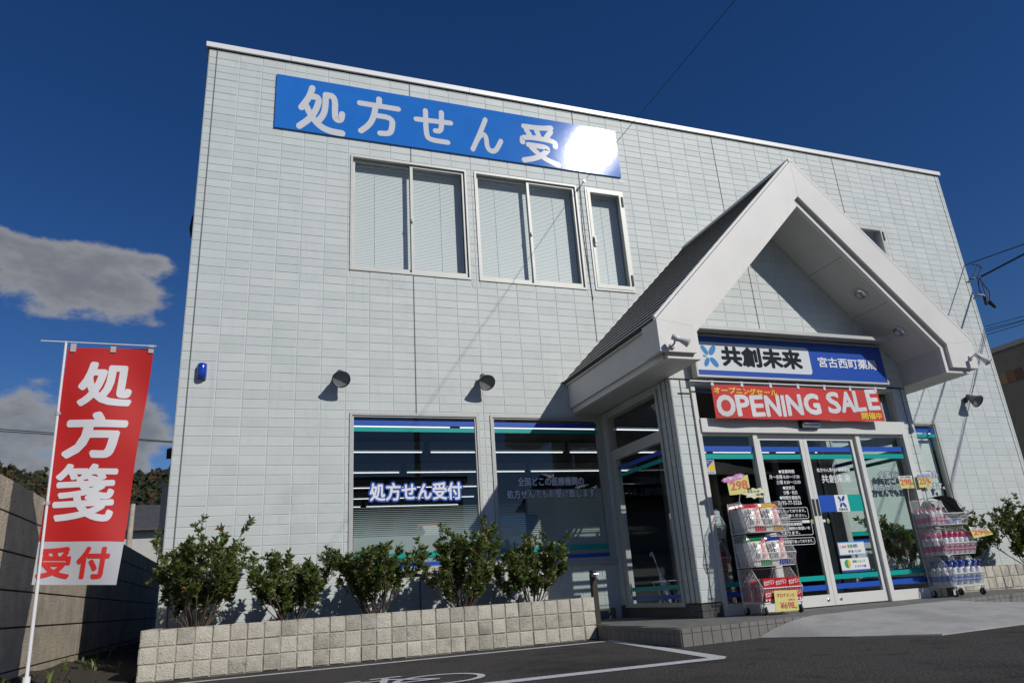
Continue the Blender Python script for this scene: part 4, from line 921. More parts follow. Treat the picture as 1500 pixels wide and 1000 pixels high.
def shrub(label, base, wx_, h, seed, lean=0.0, nst=18, dens=1.0, group='evergreen shrubs in the left planter'):
    rnd = random.Random(seed); t = thing('shrub', label, 'shrub', base, group)
    br = MB(); lf_ = MB(); b0 = Vector(base)
    def leaf(p, d, s_):
        d = d.normalized(); side = d.cross(Vector((rnd.uniform(-1, 1), rnd.uniform(-1, 1), rnd.uniform(-.3, 1)))).normalized(); nn = side.cross(d)
        q = rnd.random(); m = 3 if q < .012 else (2 if q < .16 else (1 if q < .55 else 0)); w_ = s_ * .21
        mid, tip = p + d * (s_ * .55) + nn * (s_ * .05), p + d * s_ - nn * (s_ * .06)
        lf_.add([p, p + d * (s_ * .5) + side * w_ + nn * (s_ * .10), tip, p + d * (s_ * .5) - side * w_ + nn * (s_ * .10), mid], [(0, 1, 4), (1, 2, 4), (2, 3, 4), (3, 0, 4)], m, True)
    def whorl(p, d, n_, s0=.055):
        d = d.normalized(); a = d.orthogonal().normalized(); b_ = d.cross(a)
        for k in range(n_):
            an = 2.4 * k + rnd.random(); up_ = rnd.uniform(.25, 1.0)
            leaf(p - d * rnd.uniform(0, .05), a * math.cos(an) + b_ * math.sin(an) + d * up_ + Vector((0, 0, .15)), s0 * rnd.uniform(.75, 1.3))
    def twig(p, d, L, r, depth):
        n_ = 4; pts = [p]; d = d.normalized()
        for i in range(n_):
            d = (d + Vector((rnd.uniform(-.22, .22), rnd.uniform(-.22, .22), rnd.uniform(-.05, .22)))).normalized(); pts.append(pts[-1] + d * (L / n_))
        rr = [r * (1 - .16 * i) for i in range(n_ + 1)]; br.path(pts, rr, 5 if depth else 6)
        if depth == 0:
            for i in (2, 3, 3, 4, 4):
                if rnd.random() < .92 * dens or i == 4:
                    s_ = Vector((rnd.uniform(-1, 1), rnd.uniform(-1, 1), rnd.uniform(.1, .9))); twig(pts[i], d * .8 + s_ * .9, L * rnd.uniform(.30, .52), r * .55, 1)
        elif depth == 1:
            for i in (1, 2, 3, 4):
                if rnd.random() < .78 * dens:
                    s_ = Vector((rnd.uniform(-1, 1), rnd.uniform(-1, 1), rnd.uniform(.0, 1))); twig(pts[i], d * .7 + s_, L * rnd.uniform(.3, .55), r * .55, 2)
            whorl(pts[-1], d, 12, .062); whorl(pts[2], d, 5)
        else:
            for i in (2, 3): whorl(pts[i], d, 5, .055)
            whorl(pts[-1], d, 12, .062)
    for k in range(nst):
        a = 2 * math.pi * k / nst + rnd.uniform(-.3, .3); spread = rnd.uniform(.25, 1.0)
        d = Vector((math.cos(a) * spread * wx_ / h * 2.0 + lean, math.sin(a) * spread * .65, 1.0)); L = h * (rnd.uniform(.50, .76) if k % 3 else rnd.uniform(.28, .48)) * (1.0 + .12 * spread)
        twig(b0 + Vector((math.cos(a) * .05, math.sin(a) * .05, -.03)), d, L, rnd.uniform(.007, .011), 0)
    br.build('branches', m_bark, t); lf_.build('foliage', m_leaf, t)
SB = .415
shrub('evergreen shrub at the far left end of the planter, leaning past the wall corner', (-.47, 9.15, SB), .50, 1.02, 11, .03)
shrub('smallest evergreen shrub in the left planter, against the bare wall', (.52, 9.12, SB), .54, .80, 23, -.05, 16, .95)
shrub('evergreen shrub in front of the left edge of the left shop window', (1.50, 9.15, SB), .54, .99, 35, -.12)
shrub('widest evergreen shrub, in front of the gap between the two shop windows', (2.58, 9.12, SB), .62, 1.0, 47, .05, 20)
shrub('evergreen shrub at the right end of the left planter beside the tap post', (3.52, 9.15, SB), .52, .86, 59, .10, 17, .95)
gr = 'evergreen shrubs in the right planter'
shrub('evergreen shrub seen through the glass just left of the right-hand wire cart', (10.10, 9.2, SB + .02), .46, .98, 61, .0, 13, 1, gr)
shrub('evergreen shrub half hidden behind the right-hand wire cart', (11.35, 9.2, SB + .02), .55, 1.0, 73, .05, 13, 1, gr)
shrub('tall evergreen shrub at the right edge of the photo', (12.75, 9.15, SB + .02), .60, 1.04, 85, .0, 15, 1, gr)
# tap post
b0 = onY(871, 905, 8.75); bx = b0.x
t = thing('tap_post', 'dark wooden tap post standing behind the right end of the planter', 'tap', (4.20, 8.72, .16))
b = MB(); b.box(4.165, 4.235, 8.685, 8.755, .16, .76); b.build('post', pm('dark_post', (.035, .028, .022), .7), t)
b = MB(); b.path([(4.20, 8.68, .70), (4.20, 8.62, .70), (4.20, 8.60, .66)], .012, 8); b.tube((4.20, 8.63, .70), (4.20, 8.63, .75), .008, 6); b.tube((4.165, 8.63, .752), (4.235, 8.63, .752), .009, 6); b.build('tap', m_chrome, t)
b = MB(); b.lathe([(.03, 0), (.045, .01), (.045, .03), (.02, .04)], (4.20, 8.72, .761), (0, 0, 1), 14); b.build('cap', m_black, t)

# ------------------------------------------------------------------ nobori flag
FY = 7.0
ft, fb = onY(97, 500, FY), onY(38, 1000, FY)
t = thing('banner_flag', 'tall red and white prescription flag on a white pole at the left', 'flag', (fb.x + .02, FY, 0))
axis = (ft - fb).normalized(); foot_ = fb - axis * (fb.z / axis.z)
b = MB(); b.tube(foot_, fb + axis * .02, .017, 10); b.tube(fb + axis * .02, fb + axis * .75, .014, 10); b.tube(fb + axis * .75, ft, .011, 10); b.build('pole', m_pole, t)
b = MB(); b.lathe([(.001, 0), (.21, 0), (.22, .02), (.22, .09), (.19, .12), (.05, .14), (.03, .16), (.001, .16)], foot_ + Vector((0, 0, .002)), (0, 0, 1), 28, caps=False); b.build('base', m_pole, t)
b = MB(); b.tube(fb - axis * .0, fb + axis * .045, .027, 12); b.build('collar', m_pole, t)
ca, cb_ = onY(60, 499, FY), onY(229, 507, FY - .03)
b = MB(); b.tube(ca, cb_, .006, 8); b.build('crossbar', m_pole, t)
TL, TR, BR, BL = onY(100, 509, FY), onY(225, 511, FY), onY(170, 856, FY), onY(46, 856, FY)
def cloth(u, v):
    q_ = (BL.lerp(BR, u)).lerp(TL.lerp(TR, u), v)
    q_.y += .020 * math.sin(u * 5.5 + v * 3.0) * (1 - .5 * v) + .012 * math.sin(v * 13 + u * 4) * (.4 + .6 * u) + .05 * (1 - v) * (u - .2) ** 2
    q_.x += .006 * math.sin(v * 9) * u
    return q_
b = MB(); nu, nv = 24, 60; SPL = .245
for i in range(nu):
    for j in range(nv):
        b.add([cloth(i / nu, j / nv), cloth((i + 1) / nu, j / nv), cloth((i + 1) / nu, (j + 1) / nv), cloth(i / nu, (j + 1) / nv)], [(0, 1, 2, 3)], 0 if (j + .5) / nv > SPL * .68 else 1, True)
def flag_mat(base, other):
    m = pm('flag_' + ('red' if base[1] < .2 else 'white'), base, .6, vary=(3, other, .6)); tt = m.node_tree; bb = tt.nodes['Principled BSDF']; oo = tt.nodes['Material Output']
    tr = N(tt, 'ShaderNodeBsdfTranslucent'); tr.inputs[0].default_value = (*base, 1); mix = N(tt, 'ShaderNodeMixShader'); mix.inputs[0].default_value = .25
    tt.links.new(bb.outputs[0], mix.inputs[1]); tt.links.new(tr.outputs[0], mix.inputs[2]); tt.links.new(mix.outputs[0], oo.inputs[0]); return m
m_flagw = pm('flag_print_white', (.70, .70, .72), .6); m_flagr = pm('flag_print_red', (.60, .016, .014), .6)
m_fr, m_fw = flag_mat((.66, .018, .016), (.60, .015, .014)), flag_mat((.62, .62, .65), (.56, .56, .59))
b.build('cloth', [m_fr, m_fw], t)
def onflag(q_):      # (x: u, z: v) -> on the cloth, a little in front
    p_ = cloth(q_.x / .6, q_.z / 1.78); return p_ + Vector((0, -.004, 0))
b = MB()
for ch, u0, u1, v0, v1, sh in (('処', .18, .83, .73, .935, .05), ('方', .10, .84, .505, .708, .05), ('箋', .08, .82, .245, .485, .05)):
    b.text(ch, (u0 * .6, 0, v0 * 1.78), (1, 0, 0), (0, 0, 1), (u1 - u0) * .6, (v1 - v0) * 1.78, .024 if ch == '箋' else .038, fn=onflag, grid=.03)
b.build('white_lettering', m_flagw, t)
b = MB(); b.text('受', (.012, 0, .04), (1, 0, 0), (0, 0, 1), .235, .222, .036, fn=onflag, grid=.03); b.text('付', (.285, 0, .04), (1, 0, 0), (0, 0, 1), .235, .222, .036, fn=onflag, grid=.03); b.build('red_lettering', m_flagr, t)
for u in (.06, .52, .97):
    b = MB(); q_ = cloth(u, .985); b.obox(q_ + Vector((0, -.004, .028)), (.022, 0, 0), (0, .006, 0), (0, 0, .038)); b.build('hanging_loop', m_fw, t)
for v in (.70, .32):
    b = MB(); q_ = cloth(0.0, v); pz = fb + axis * ((q_.z - fb.z) / axis.z); b.tube(pz + Vector((0, 0, -.015)), pz + Vector((0, 0, .015)), .017, 8); b.box(min(pz.x, q_.x) - .005, max(pz.x, q_.x) + .02, FY - .008, FY + .004, pz.z - .014, pz.z + .014); b.build('pole_loop', m_fw, t)

# ------------------------------------------------------------------ retaining wall at the left
t = thing('retaining_wall', 'stained precast concrete retaining wall running back along the left side', 'wall', (-2.05, 15, 0))
b = MB(); XW = -2.05; tops = [.20, .59, .92, 1.25, 1.58, 1.87]
for k in range(6):
    za, zb = (-.2 if k == 0 else tops[k - 1]), tops[k]
    y = 5.6
    while y < 30:
        L = 2.0 if k % 2 else 2.0; b.box(XW - .14, XW + random.uniform(-.003, .003), y + .003, y + L - .003, za + .012, zb - .006); y += L
b.box(XW - .18, XW - .03, 5.6, 30, -.2, 1.86, 1)
b.build('concrete_panels', [m_retain, m_tilegap], t)
# weeds at its foot
wd = MB(); rnd = random.Random(5)
for k in range(110):
    y = rnd.uniform(7.5, 16); x = -1.98 + abs(rnd.gauss(0, .35)); 
    if x > -1.0: continue
    zb = .13 * max(0, 1 - (x + 2.05) / .85); an = rnd.uniform(0, 6.28); L = rnd.uniform(.05, .18); p0 = Vector((x, y, zb)); d = Vector((math.cos(an) * .5, math.sin(an) * .5, 1)).normalized(); sd = Vector((-math.sin(an), math.cos(an), 0)) * .012
    wd.add([p0 - sd, p0 + sd, p0 + d * L * .6 + sd, p0 + d * L * .6 - sd, p0 + d * L + Vector((math.cos(an), math.sin(an), -.3)) * L * .3], [(0, 1, 2, 3), (3, 2, 4)], rnd.choice((0, 1, 1, 2)))
tag(wd.build('weeds', m_leaf[:3]), 'low green weeds along the foot of the retaining wall', 'weeds', kind='stuff')

# ------------------------------------------------------------------ wire carts and their goods
def make_cart(name, label, loc, W=.56, D=.42, group='wire basket carts by the entrance'):
    t = thing(name, label, 'cart', loc, group)
    L = Vector(loc); P = lambda x, y, z: L + Vector((x - W / 2, y - D / 2, z))
    fr = MB()
    for x in (.012, W - .012):
        for y in (.05, D - .01): fr.tube(P(x, y, .085), P(x, y, .14), .009, 6)
        fr.tube(P(x, .03, .13), P(x, D, .13), .009, 6)
    for y in (.03, D - .005): fr.tube(P(0.012, y, .13), P(W - .012, y, .13), .009, 6)
    for x in (.006, W - .006): fr.tube(P(x, D, .13), P(x, D, 1.30), .007, 6)
    fr.build('frame', m_wire, t)
    for zb in (.145, .535, .925):
        H = .365; b = MB()
        prof = [(.06, 0), (0, .145), (.16, H), (D, H), (D, 0)]
        for x in (0, W):
            for a, c in zip(prof, prof[1:] + prof[:1]): b.tube(P(x, a[0], zb + a[1]), P(x, c[0], zb + c[1]), .0045, 5)
            y = .015
            while y < D - .005:
                lo = 0 if y >= .06 else .145 * (1 - y / .06); hi = H if y >= .16 else .145 + (H - .145) * y / .16
                b.tube(P(x, y, zb + lo), P(x, y, zb + hi), .0022, 4); y += .0235
            b.tube(P(x, .03, zb + .18), P(x, D, zb + .18), .003, 4)
        b.tube(P(0, 0, zb + .145), P(W, 0, zb + .145), .0055, 6); b.tube(P(0, .06, zb), P(W, .06, zb), .0045, 5); b.tube(P(0, D, zb + H), P(W, D, zb + H), .0045, 5); b.tube(P(0, .16, zb + H), P(0, D, zb + H), .0045, 5)
        b.tube(P(0, .03, zb + .072), P(W, .03, zb + .072), .003, 4); b.tube(P(0, D, zb + .18), P(W, D, zb + .18), .003, 4)
        n = 22
        for i in range(1, n):
            x = W * i / n
            b.tube(P(x, 0, zb + .145), P(x, .06, zb), .0022, 4); b.tube(P(x, .06, zb), P(x, D, zb), .0022, 4); b.tube(P(x, D, zb), P(x, D, zb + H), .0022, 4)
        b.build('basket', m_wire, t)
    for x in (.03, W - .03):
        for y in (.06, D - .03):
            k = MB(); k.lathe([(.012, -.013), (.040, -.013), (.043, -.008), (.043, .008), (.040, .013), (.012, .013)], P(x, y + .012, .0435), (1, 0, 0), 18, 0)
            k.lathe([(.020, -.0145), (.020, .0145)], P(x, y + .012, .0435), (1, 0, 0), 12, 1)
            for s in (-1, 1): k.box(*(sorted((P(x + s * .017, 0, 0).x, P(x + s * .020, 0, 0).x))), P(0, y - .008, 0).y, P(0, y + .022, 0).y, L.z + .035, L.z + .092, 1)
            k.build('castor', [m_rubber, m_chrome], t)
    return t
CL = (5.89, 7.42, .16); CR = (9.09, 7.60, .16)
cartL = make_cart('wire_cart', 'white three-tier wire basket cart of snack bags left of the doors', CL)
cartR = make_cart('wire_cart', 'white three-tier wire basket cart of bottles right of the doors', CR)
cartI = copy_tree(cartL); cartI.location = (5.53, 8.20, .16); cartI['label'] = 'wire basket cart inside the glass behind the left cart'
ORG[cartI.name] = Vector((5.53, 8.20, .16))

m_redink = pm('print_red', (.55, .03, .10), .5)
def bag_mesh(col):
    b = MB(); nu, nv = 8, 12; W_, H_, T_ = .255, .335, .050
    for s in (-1, 1):
        f = lambda i, j: (W_ * (i / nu - .5) * (1 - .05 * math.sin(math.pi * j / nv)), s * T_ * (math.sin(math.pi * i / nu) ** .6) * (max(0, math.sin(math.pi * (j - .8) / (nv - 1.6))) ** .6 if .8 < j < nv - .8 else 0) + s * .0006 + .003 * math.sin(i * 2.1 + j * 1.3) * (0 < i < nu and 1 < j < nv - 1), H_ * j / nv)
        for i in range(nu):
            for j in range(nv):
                m = 1 if j >= nv - 2 or (s < 0 and j < 2 and i > 2) else (2 if s > 0 else 0)
                b.add([f(i, j), f(i + 1, j), f(i + 1, j + 1), f(i, j + 1)], [(0, 1, 2, 3)], m, True)
    return b
m_bagw = pm('bag_film_white', (.74, .73, .67), .25, coat=.3); m_silver = pm('bag_film_back', (.22, .25, .30), .3)
def bag(col_name, colr, label, loc, tilt, first=None, group=None):
    if first is None:
        o = bag_mesh(colr).build('snack_bag', [m_bagw, pm('bag_' + col_name, colr, .25, coat=.3), m_silver], None, (0, 0, 0))
        l_ = MB(); l_.text('お\nか\nき', (-.100, -.0545, .06), (1, 0, 0), (0, 0, 1), .066, .20, .02, 0, line=.95); l_.build('bag_lettering', m_ink, o)
        l_ = MB(); l_.text('や\nわ\nら\nか', (-.008, -.0550, .075), (1, 0, 0), (.10, 0, 1), .068, .205, .03, 0, line=.9); l_.build('bag_red_lettering', pm('bag_red_ink', (.6, .03, .04), .4), o)
        l_ = MB(); l_.poly([(.085 + .024 * math.cos(R(a)), -.040, .285 + .020 * math.sin(R(a))) for a in range(0, 360, 30)], 0); l_.build('bag_emblem', m_redink, o)
    else: o = copy_tree(first)
    o.location = loc; o.rotation_euler = (R(-tilt), 0, random.uniform(-.05, .05)); tag(o, label, 'snack bag', group); return o
def tier_bags(zb, cols, x0):
    for ci, (cn, c, lab) in enumerate(cols):
        first = None
        for k in range(6):
            x = CL[0] - .135 + ci * .27 + random.uniform(-.008, .008); y = CL[1] - .21 + .115 + k * .050
            o = bag(cn, c, ('white rice cracker bag with %s top at the front of the %s basket' if k == 0 else 'white rice cracker bag with %s top stacked behind in the %s basket') % lab, (x, y, CL[2] + zb + .012), 14, first, None if k == 0 else 'rice cracker bags with %s tops in the row behind' % lab[0])
            first = first or o
tier_bags(.925, [('red', (.55, .02, .03), ('red', 'top')), ('yellow', (.62, .36, .03), ('yellow', 'top'))], 0)
tier_bags(.535, [('green', (.03, .28, .10), ('green', 'middle')), ('blue', (.02, .06, .40), ('blue', 'middle'))], 0)
m_boxred = pm('box_red', (.50, .015, .025), .3, coat=.3)
fb0 = None
for r in range(2):
    for c_ in range(3):
        for d in range(2):
            x = CL[0] - .175 + c_ * .175; y = CL[1] - .085 + d * .15 - (.04 if d == 0 else 0); z = CL[2] + .152 + r * .125
            if fb0 is None:
                b = MB(); b.box(-.082, .082, -.065, .065, 0, .118, 0)
                for k in range(4): b.quad((-.082 + k * .041, -.0655, .0), (-.082 + k * .041 + .0205, -.0655, .0), (-.082 + k * .041 + .0205, -.0655, .02), (-.082 + k * .041, -.0655, .02), 1)
                for k in range(3): b.quad((-.0825, -.06 + k * .04, .0), (-.0825, -.04 + k * .04, 0), (-.0825, -.04 + k * .04, .118), (-.0825, -.06 + k * .04, .118), 1) if k == 1 else None
                fb0 = b.build('drink_box', [m_boxred, m_paper], None); o = fb0
                l_ = MB(); l_.text('オロナミン', (-.075, -.0665, .038), (1, 0, .12), (0, 0, 1), .145, .05, .04); l_.build('box_lettering', m_white, o)
            else: o = copy_tree(fb0)
            o.location = (x, y, z); o.rotation_euler = (0, 0, random.uniform(-.09, .09)); o.scale = (1.04, 1.1, 1.04)
            pos = ['left', 'middle', 'right'][c_]
            tag(o, 'red and white drink box in the bottom basket, %s stack, %s, %s' % (pos, ['lower', 'upper'][r], ['front', 'behind'][d]), 'box', 'red drink boxes in the left cart')

# price cards
def card(name, label, corners, Y, build, stick=None, mats=None, group='price cards on the carts'):
    TLc, TRc, BRc, BLc = [onY(px, py, Y) for px, py in corners]; c = (TLc + TRc + BRc + BLc) / 4
    t = thing(name, label, 'price card', tuple(c), group)
    nrm = (TRc - TLc).cross(BLc - TLc).normalized(); nrm = nrm if nrm.y < 0 else -nrm
    at = lambda u, v, l=0: BLc.lerp(BRc, u).lerp(TLc.lerp(TRc, u), v) + nrm * l
    b = MB(); vs = [at(u, v, l) for l in (-.004, 0) for u, v in ((0, 0), (1, 0), (1, 1), (0, 1))]
    b.add(vs, [(0, 3, 2, 1), (4, 5, 6, 7), (0, 1, 5, 4), (1, 2, 6, 5), (2, 3, 7, 6), (3, 0, 4, 7)]); b.build('board', m_pcard, t)
    def tx(body, u0, u1, v0, v1, mat_, off=.03, l=.002, nm='lettering'):
        q = MB(); q.text(body, (u0, 0, v0), (1, 0, 0), (0, 0, 1), u1 - u0, v1 - v0, off, fn=lambda p: at(p.x, p.z, l)); q.build(nm, mat_, t)
    def qd(u0, u1, v0, v1, mat_, l=.001, nm='band'):
        q = MB(); q.quad(at(u0, v0, l), at(u1, v0, l), at(u1, v1, l), at(u0, v1, l)); q.build(nm, mat_, t)
    def burst(cu, cv, ru, rv, n, mat_, l=.004, inner=.7):
        q = MB(); q.poly([at(cu + ru * math.cos(R(a * 180 / n)) * (1 if a % 2 else inner), cv + rv * math.sin(R(a * 180 / n)) * (1 if a % 2 else inner), l) for a in range(2 * n)]); q.build('burst', mat_, t)
    build(tx, qd, burst)
    if stick: 
        q = MB(); q.tube(at(.5, .05, -.006), stick, .005, 6); q.build('stick', m_wire, t)
    return t
m_pcard = pm('card_yellow', (.66, .62, .20), .6); m_orange = pm('card_orange_red', (.62, .15, .08), .5); m_pinkb = pm('card_pink', (.62, .20, .48), .5); m_cream_c = pm('card_cream', (.74, .74, .50), .5); m_lblue = pm('card_blue', (.10, .24, .55), .5)
def c1(tx, qd, burst):
    tx('298', .10, .92, .26, .76, m_orange, .06); tx('円', .86, 1.04, .10, .30, m_ink, .03, .006)
    burst(.15, .93, .42, .20, 9, m_pinkb, .003, .8); burst(.55, 1.0, .30, .18, 8, m_pinkb, .0035, .8); tx('お買い得', -.15, .75, .88, 1.06, m_paper, .02, .006)
    burst(1.20, -.02, .62, .30, 9, m_cream_c, .005, .72); tx('やわらか', .82, 1.42, .0, .14, m_ink, .02, .007); tx('(各種)', 1.20, 1.62, -.18, -.04, m_ink, .02, .007)
card('price_card', 'yellow 298 yen card with a pink burst above the left cart', [(1064, 701), (1095, 695), (1100, 722), (1069, 725)], 7.52, c1, stick=onY(1082, 742, 7.58))
def c2(tx, qd, burst):
    tx('オロナミンC', .10, .88, .68, .86, m_redink, .03); tx('10本入', .58, .90, .49, .60, m_redink, .02); tx('¥698', .22, .82, .12, .44, m_redink, .03); tx('税込', .82, .95, .10, .18, m_ink, 0)
card('price_card', 'yellow 698 yen card on the front of the left cart', [(1133.6, 864.5), (1166.8, 863.4), (1170.6, 892.9), (1136.8, 895.7)], 7.19, c2)
def mk(num, band):
    def c3(tx, qd, burst):
        qd(0, 1, .78, 1, band, .0012); tx(num, .06, .88, .24, .74, m_orange, .06); tx('円', .86, .97, .25, .42, m_ink, .02); tx('お買い得価格', .1, .9, .82, .96, m_paper if band is m_lblue else m_navy, .01, .003); tx('税込', .60, .80, .08, .18, m_ink, 0)
    return c3
card('price_card', 'yellow 298 yen card with a pale heading above the right cart', [(1315, 697), (1335, 696), (1340, 714.5), (1320, 715)], 7.80, mk('298', m_paper), stick=onY(1332, 733, 7.80))
card('price_card', 'yellow 259 yen card with a blue heading above the right cart', [(1343, 695.5), (1361, 694), (1366, 712.5), (1347, 714)], 7.76, mk('259', m_lblue), stick=onY(1358, 733, 7.80))
card('price_card', 'yellow 298 yen card sticking out from the middle basket of the right cart', [(1419, 771), (1448, 774), (1455, 782), (1427, 788)], 7.34, mk('298', m_paper), stick=onY(1424, 790, 7.40))

# bottles in the right cart
def bottle(name, prof, capprof, mats, h):
    b = MB(); b.lathe(prof, (0, 0, 0), (0, 0, 1), 14, 0)
    o = b.build(name, mats[0])
    c = MB(); c.lathe(capprof, (0, 0, 0), (0, 0, 1), 12, 0); c.build('cap', mats[1], o)
    l_ = MB(); l_.lathe([(prof[2][0] + .0012, h * .18), (prof[2][0] + .0012, h * .52)], (0, 0, 0), (0, 0, 1), 14, 0, caps=False); l_.build('label_wrap', mats[2], o)
    return o
m_bwhite = pm('bottle_white', (.70, .71, .73), .25, coat=.3); m_bpink = pm('bottle_pink', (.62, .10, .22), .25, coat=.3); m_bblue = pm('cap_blue', (.02, .06, .36), .3); m_blabel = pm('label_lightblue', (.10, .26, .60), .4); m_pinkl = pm('label_pink', (.66, .26, .36), .4); m_capred = pm('cap_red', (.55, .05, .12), .3)
pA = bottle('bottle', [(.001, 0), (.031, 0), (.034, .01), (.034, .12), (.030, .15), (.014, .175), (.014, .18)], [(.016, .18), (.016, .205), (.001, .207)], [m_bwhite, m_capred, m_pinkl], .18)
pB = bottle('bottle', [(.001, 0), (.033, 0), (.036, .01), (.036, .15), (.030, .19), (.020, .20)], [(.023, .20), (.025, .235), (.022, .26), (.001, .262)], [m_bwhite, m_bpink, m_bpink], .20)
pC = bottle('bottle', [(.001, 0), (.034, 0), (.038, .01), (.038, .14), (.026, .19), (.014, .205)], [(.018, .205), (.020, .23), (.018, .235), (.018, .262), (.030, .265), (.030, .28), (.001, .282)], [m_bwhite, m_bblue, m_blabel], .20)
def fill(proto, zb, nx, ny, label, grp, x0, x1, y0, y1, tilt0):
    first = True
    for j in range(ny):
        for i in range(nx):
            o = proto if first else copy_tree(proto); first = False
            o.location = (CR[0] + x0 + (x1 - x0) * i / max(1, nx - 1) + random.uniform(-.003, .003), CR[1] + y0 + (y1 - y0) * j / max(1, ny - 1), CR[2] + zb + .006 + (.008 if j == 0 else 0)); o.rotation_euler = (R(tilt0 if j == 0 else 0), 0, random.uniform(0, .4)); o.scale = (1.1, 1.1, 1.1)
            tag(o, label + (', front row' if j == 0 else ', rear rows'), 'bottle', grp + (' front row' if j == 0 else ' rear rows'))
fill(pA, .925, 4, 4, "small white bottle with a red cap in the right cart's top basket", 'red capped bottles', -.24, .0, -.05, .16, 6)
fill(pB, .535, 6, 4, "pink topped bottle in the right cart's middle basket", 'pink bottles', -.235, .235, -.115, .15, 18)
fill(pC, .145, 5, 4, "white spray bottle with a blue cap in the right cart's bottom basket", 'blue capped bottles', -.225, .225, -.115, .14, 18)
pk = None; m_pkg = pm('pouch_blue', (.10, .30, .55), .25, vary=(40, (.60, .64, .68), .9), coat=.3)
for k in range(4):
    if pk is None:
        b = MB(); nu = 6
        for s in (-1, 1):
            f = lambda i, j: (.055 * (2 * i / nu - 1), s * .018 * math.sin(math.pi * i / nu) ** .5 * math.sin(math.pi * j / nu) ** .5, .15 * j / nu)
            for i in range(nu):
                for j in range(nu): b.add([f(i, j), f(i + 1, j), f(i + 1, j + 1), f(i, j + 1)], [(0, 1, 2, 3)], 0, True)
        pk = b.build('refill_pouch', m_pkg); o = pk
    else: o = pk.copy(); COL.objects.link(o)
    o.location = (CR[0] + .05 + (k % 2) * .12, CR[1] - .13 + (k // 2) * .06, CR[2] + .935 + (k // 2) * .02); o.rotation_euler = (R(-40), 0, random.uniform(-.2, .2))
    tag(o, "blue refill pouch in the right cart's top basket, %s, %s" % (['by the bottles', 'by the black cloth'][k % 2], ['front', 'rear'][k // 2]), 'pouch', 'refill pouches in the right cart')
b = MB(); n = 14
def drape(i, j):
    u, v = i / n, j / n
    y = CR[1] + .02 - .02 * u + .16 * min(v, .5) * 2 * 0; x = CR[0] - .02 + .30 * u
    if v < .62: p = Vector((x, CR[1] - .045 + .02 * math.sin(u * 7) - (.62 - v) * .20, CR[2] + 1.315 - (.62 - v) * .40 + .015 * math.sin(u * 5)))
    else: p = Vector((x, CR[1] - .045 + (v - .62) * .55, CR[2] + 1.312 + .015 * math.sin(u * 5) - .03 * (v - .62)))
    return p + Vector((0, .008 * math.sin(u * 19 + v * 9), .006 * math.sin(v * 17 + u * 6)))
for i in range(n):
    for j in range(n): b.add([drape(i, j), drape(i + 1, j), drape(i + 1, j + 1), drape(i, j + 1)], [(0, 1, 2, 3)], 0, True)
tag(b.build('folded_cloth', pm('black_cloth', (.008, .008, .009), .95, spec=.08), None, (CR[0] + .13, CR[1], CR[2] + 1.1)), 'black cloth draped over the top of the right cart', 'cloth')
# goods in the inner cart
CI = Vector((5.53, 8.20, .16)); m_tb = pm('tissue_box', (.66, .70, .72), .4, vary=(12, (.35, .52, .66), .8)); m_op = pm('orange_pack', (.50, .25, .04), .4, vary=(40, (.22, .08, .02), .9)); m_rp = pm('red_pack', (.45, .04, .03), .4)
for zb, mt, nm, lab, hh, lv in ((.925, m_tb, 'tissue_box', 'white and blue tissue box in the cart inside the glass', .085, 4), (.535, m_rp, 'snack_pack', 'red snack pack in the cart inside the glass', .11, 2), (.145, m_op, 'snack_pack', 'orange snack pack in the bottom of the cart inside the glass', .11, 2)):
    pr = None
    for r in range(lv):
        for c_ in range(2):
            if pr is None:
                b = MB(); b.box(-.125, .125, -.15, .13, 0, hh - .006, 0); b.box(-.06, .06, -.151, -.1502, hh * .3, hh * .7, 1); pr = b.build(nm, [mt, m_orange]); o = pr
            else: o = pr.copy(); COL.objects.link(o)
            o.location = CI + Vector((-.135 + c_ * .27, .01, zb + .006 + r * hh)); tag(o, lab, nm.split('_')[1], lab.split(' in ')[0] + ' stack in the inner cart')

# umbrella stand and umbrella inside the porch
t = thing('umbrella_stand', 'chrome folding umbrella stand inside the side glass of the porch', 'umbrella stand', (5.58, 9.22, .16))
c = Vector((5.58, 9.22, .16)); b = MB()
for dy in (-.20, .20):
    b.path([c + Vector((-.14, dy, 0)), c + Vector((.12, dy, .45))], .009, 8); b.path([c + Vector((.14, dy, 0)), c + Vector((-.12, dy, .45))], .009, 8)
for dx, z in ((.12, .45), (-.12, .45), (-.13, .03), (.13, .03)): b.tube(c + Vector((dx, -.20, z)), c + Vector((dx, .20, z)), .009, 8)
for k in range(4): b.tube(c + Vector((-.12, -.15 + k * .1, .45)), c + Vector((.12, -.15 + k * .1, .45)), .005, 6)
b.build('folding_frame', m_chrome, t)
h0, h1 = Vector((5.54, 9.46, 1.0)), Vector((5.58, 9.14, .20)); dd = (h1 - h0).normalized()
t = thing('umbrella', 'white furled umbrella leaning in the chrome stand', 'umbrella', tuple(h1))
b = MB(); b.lathe([(.004, .30), (.012, .28), (.045, .42), (.05, .50), (.035, .68), (.012, .80), (.004, .84)], h0, dd, 12, caps=False); b.build('canopy', m_clothwhite, t)
b = MB(); b.tube(h0 + dd * .1, h1, .006, 8); b.build('shaft', m_chrome, t)
b = MB(); b.path([h0 + dd * .14, h0 + dd * .02, h0 + Vector((0, .02, .015)), h0 + Vector((0, .055, .0)), h0 + Vector((0, .06, -.04))], .011, 8); b.build('handle', m_clothwhite, t)

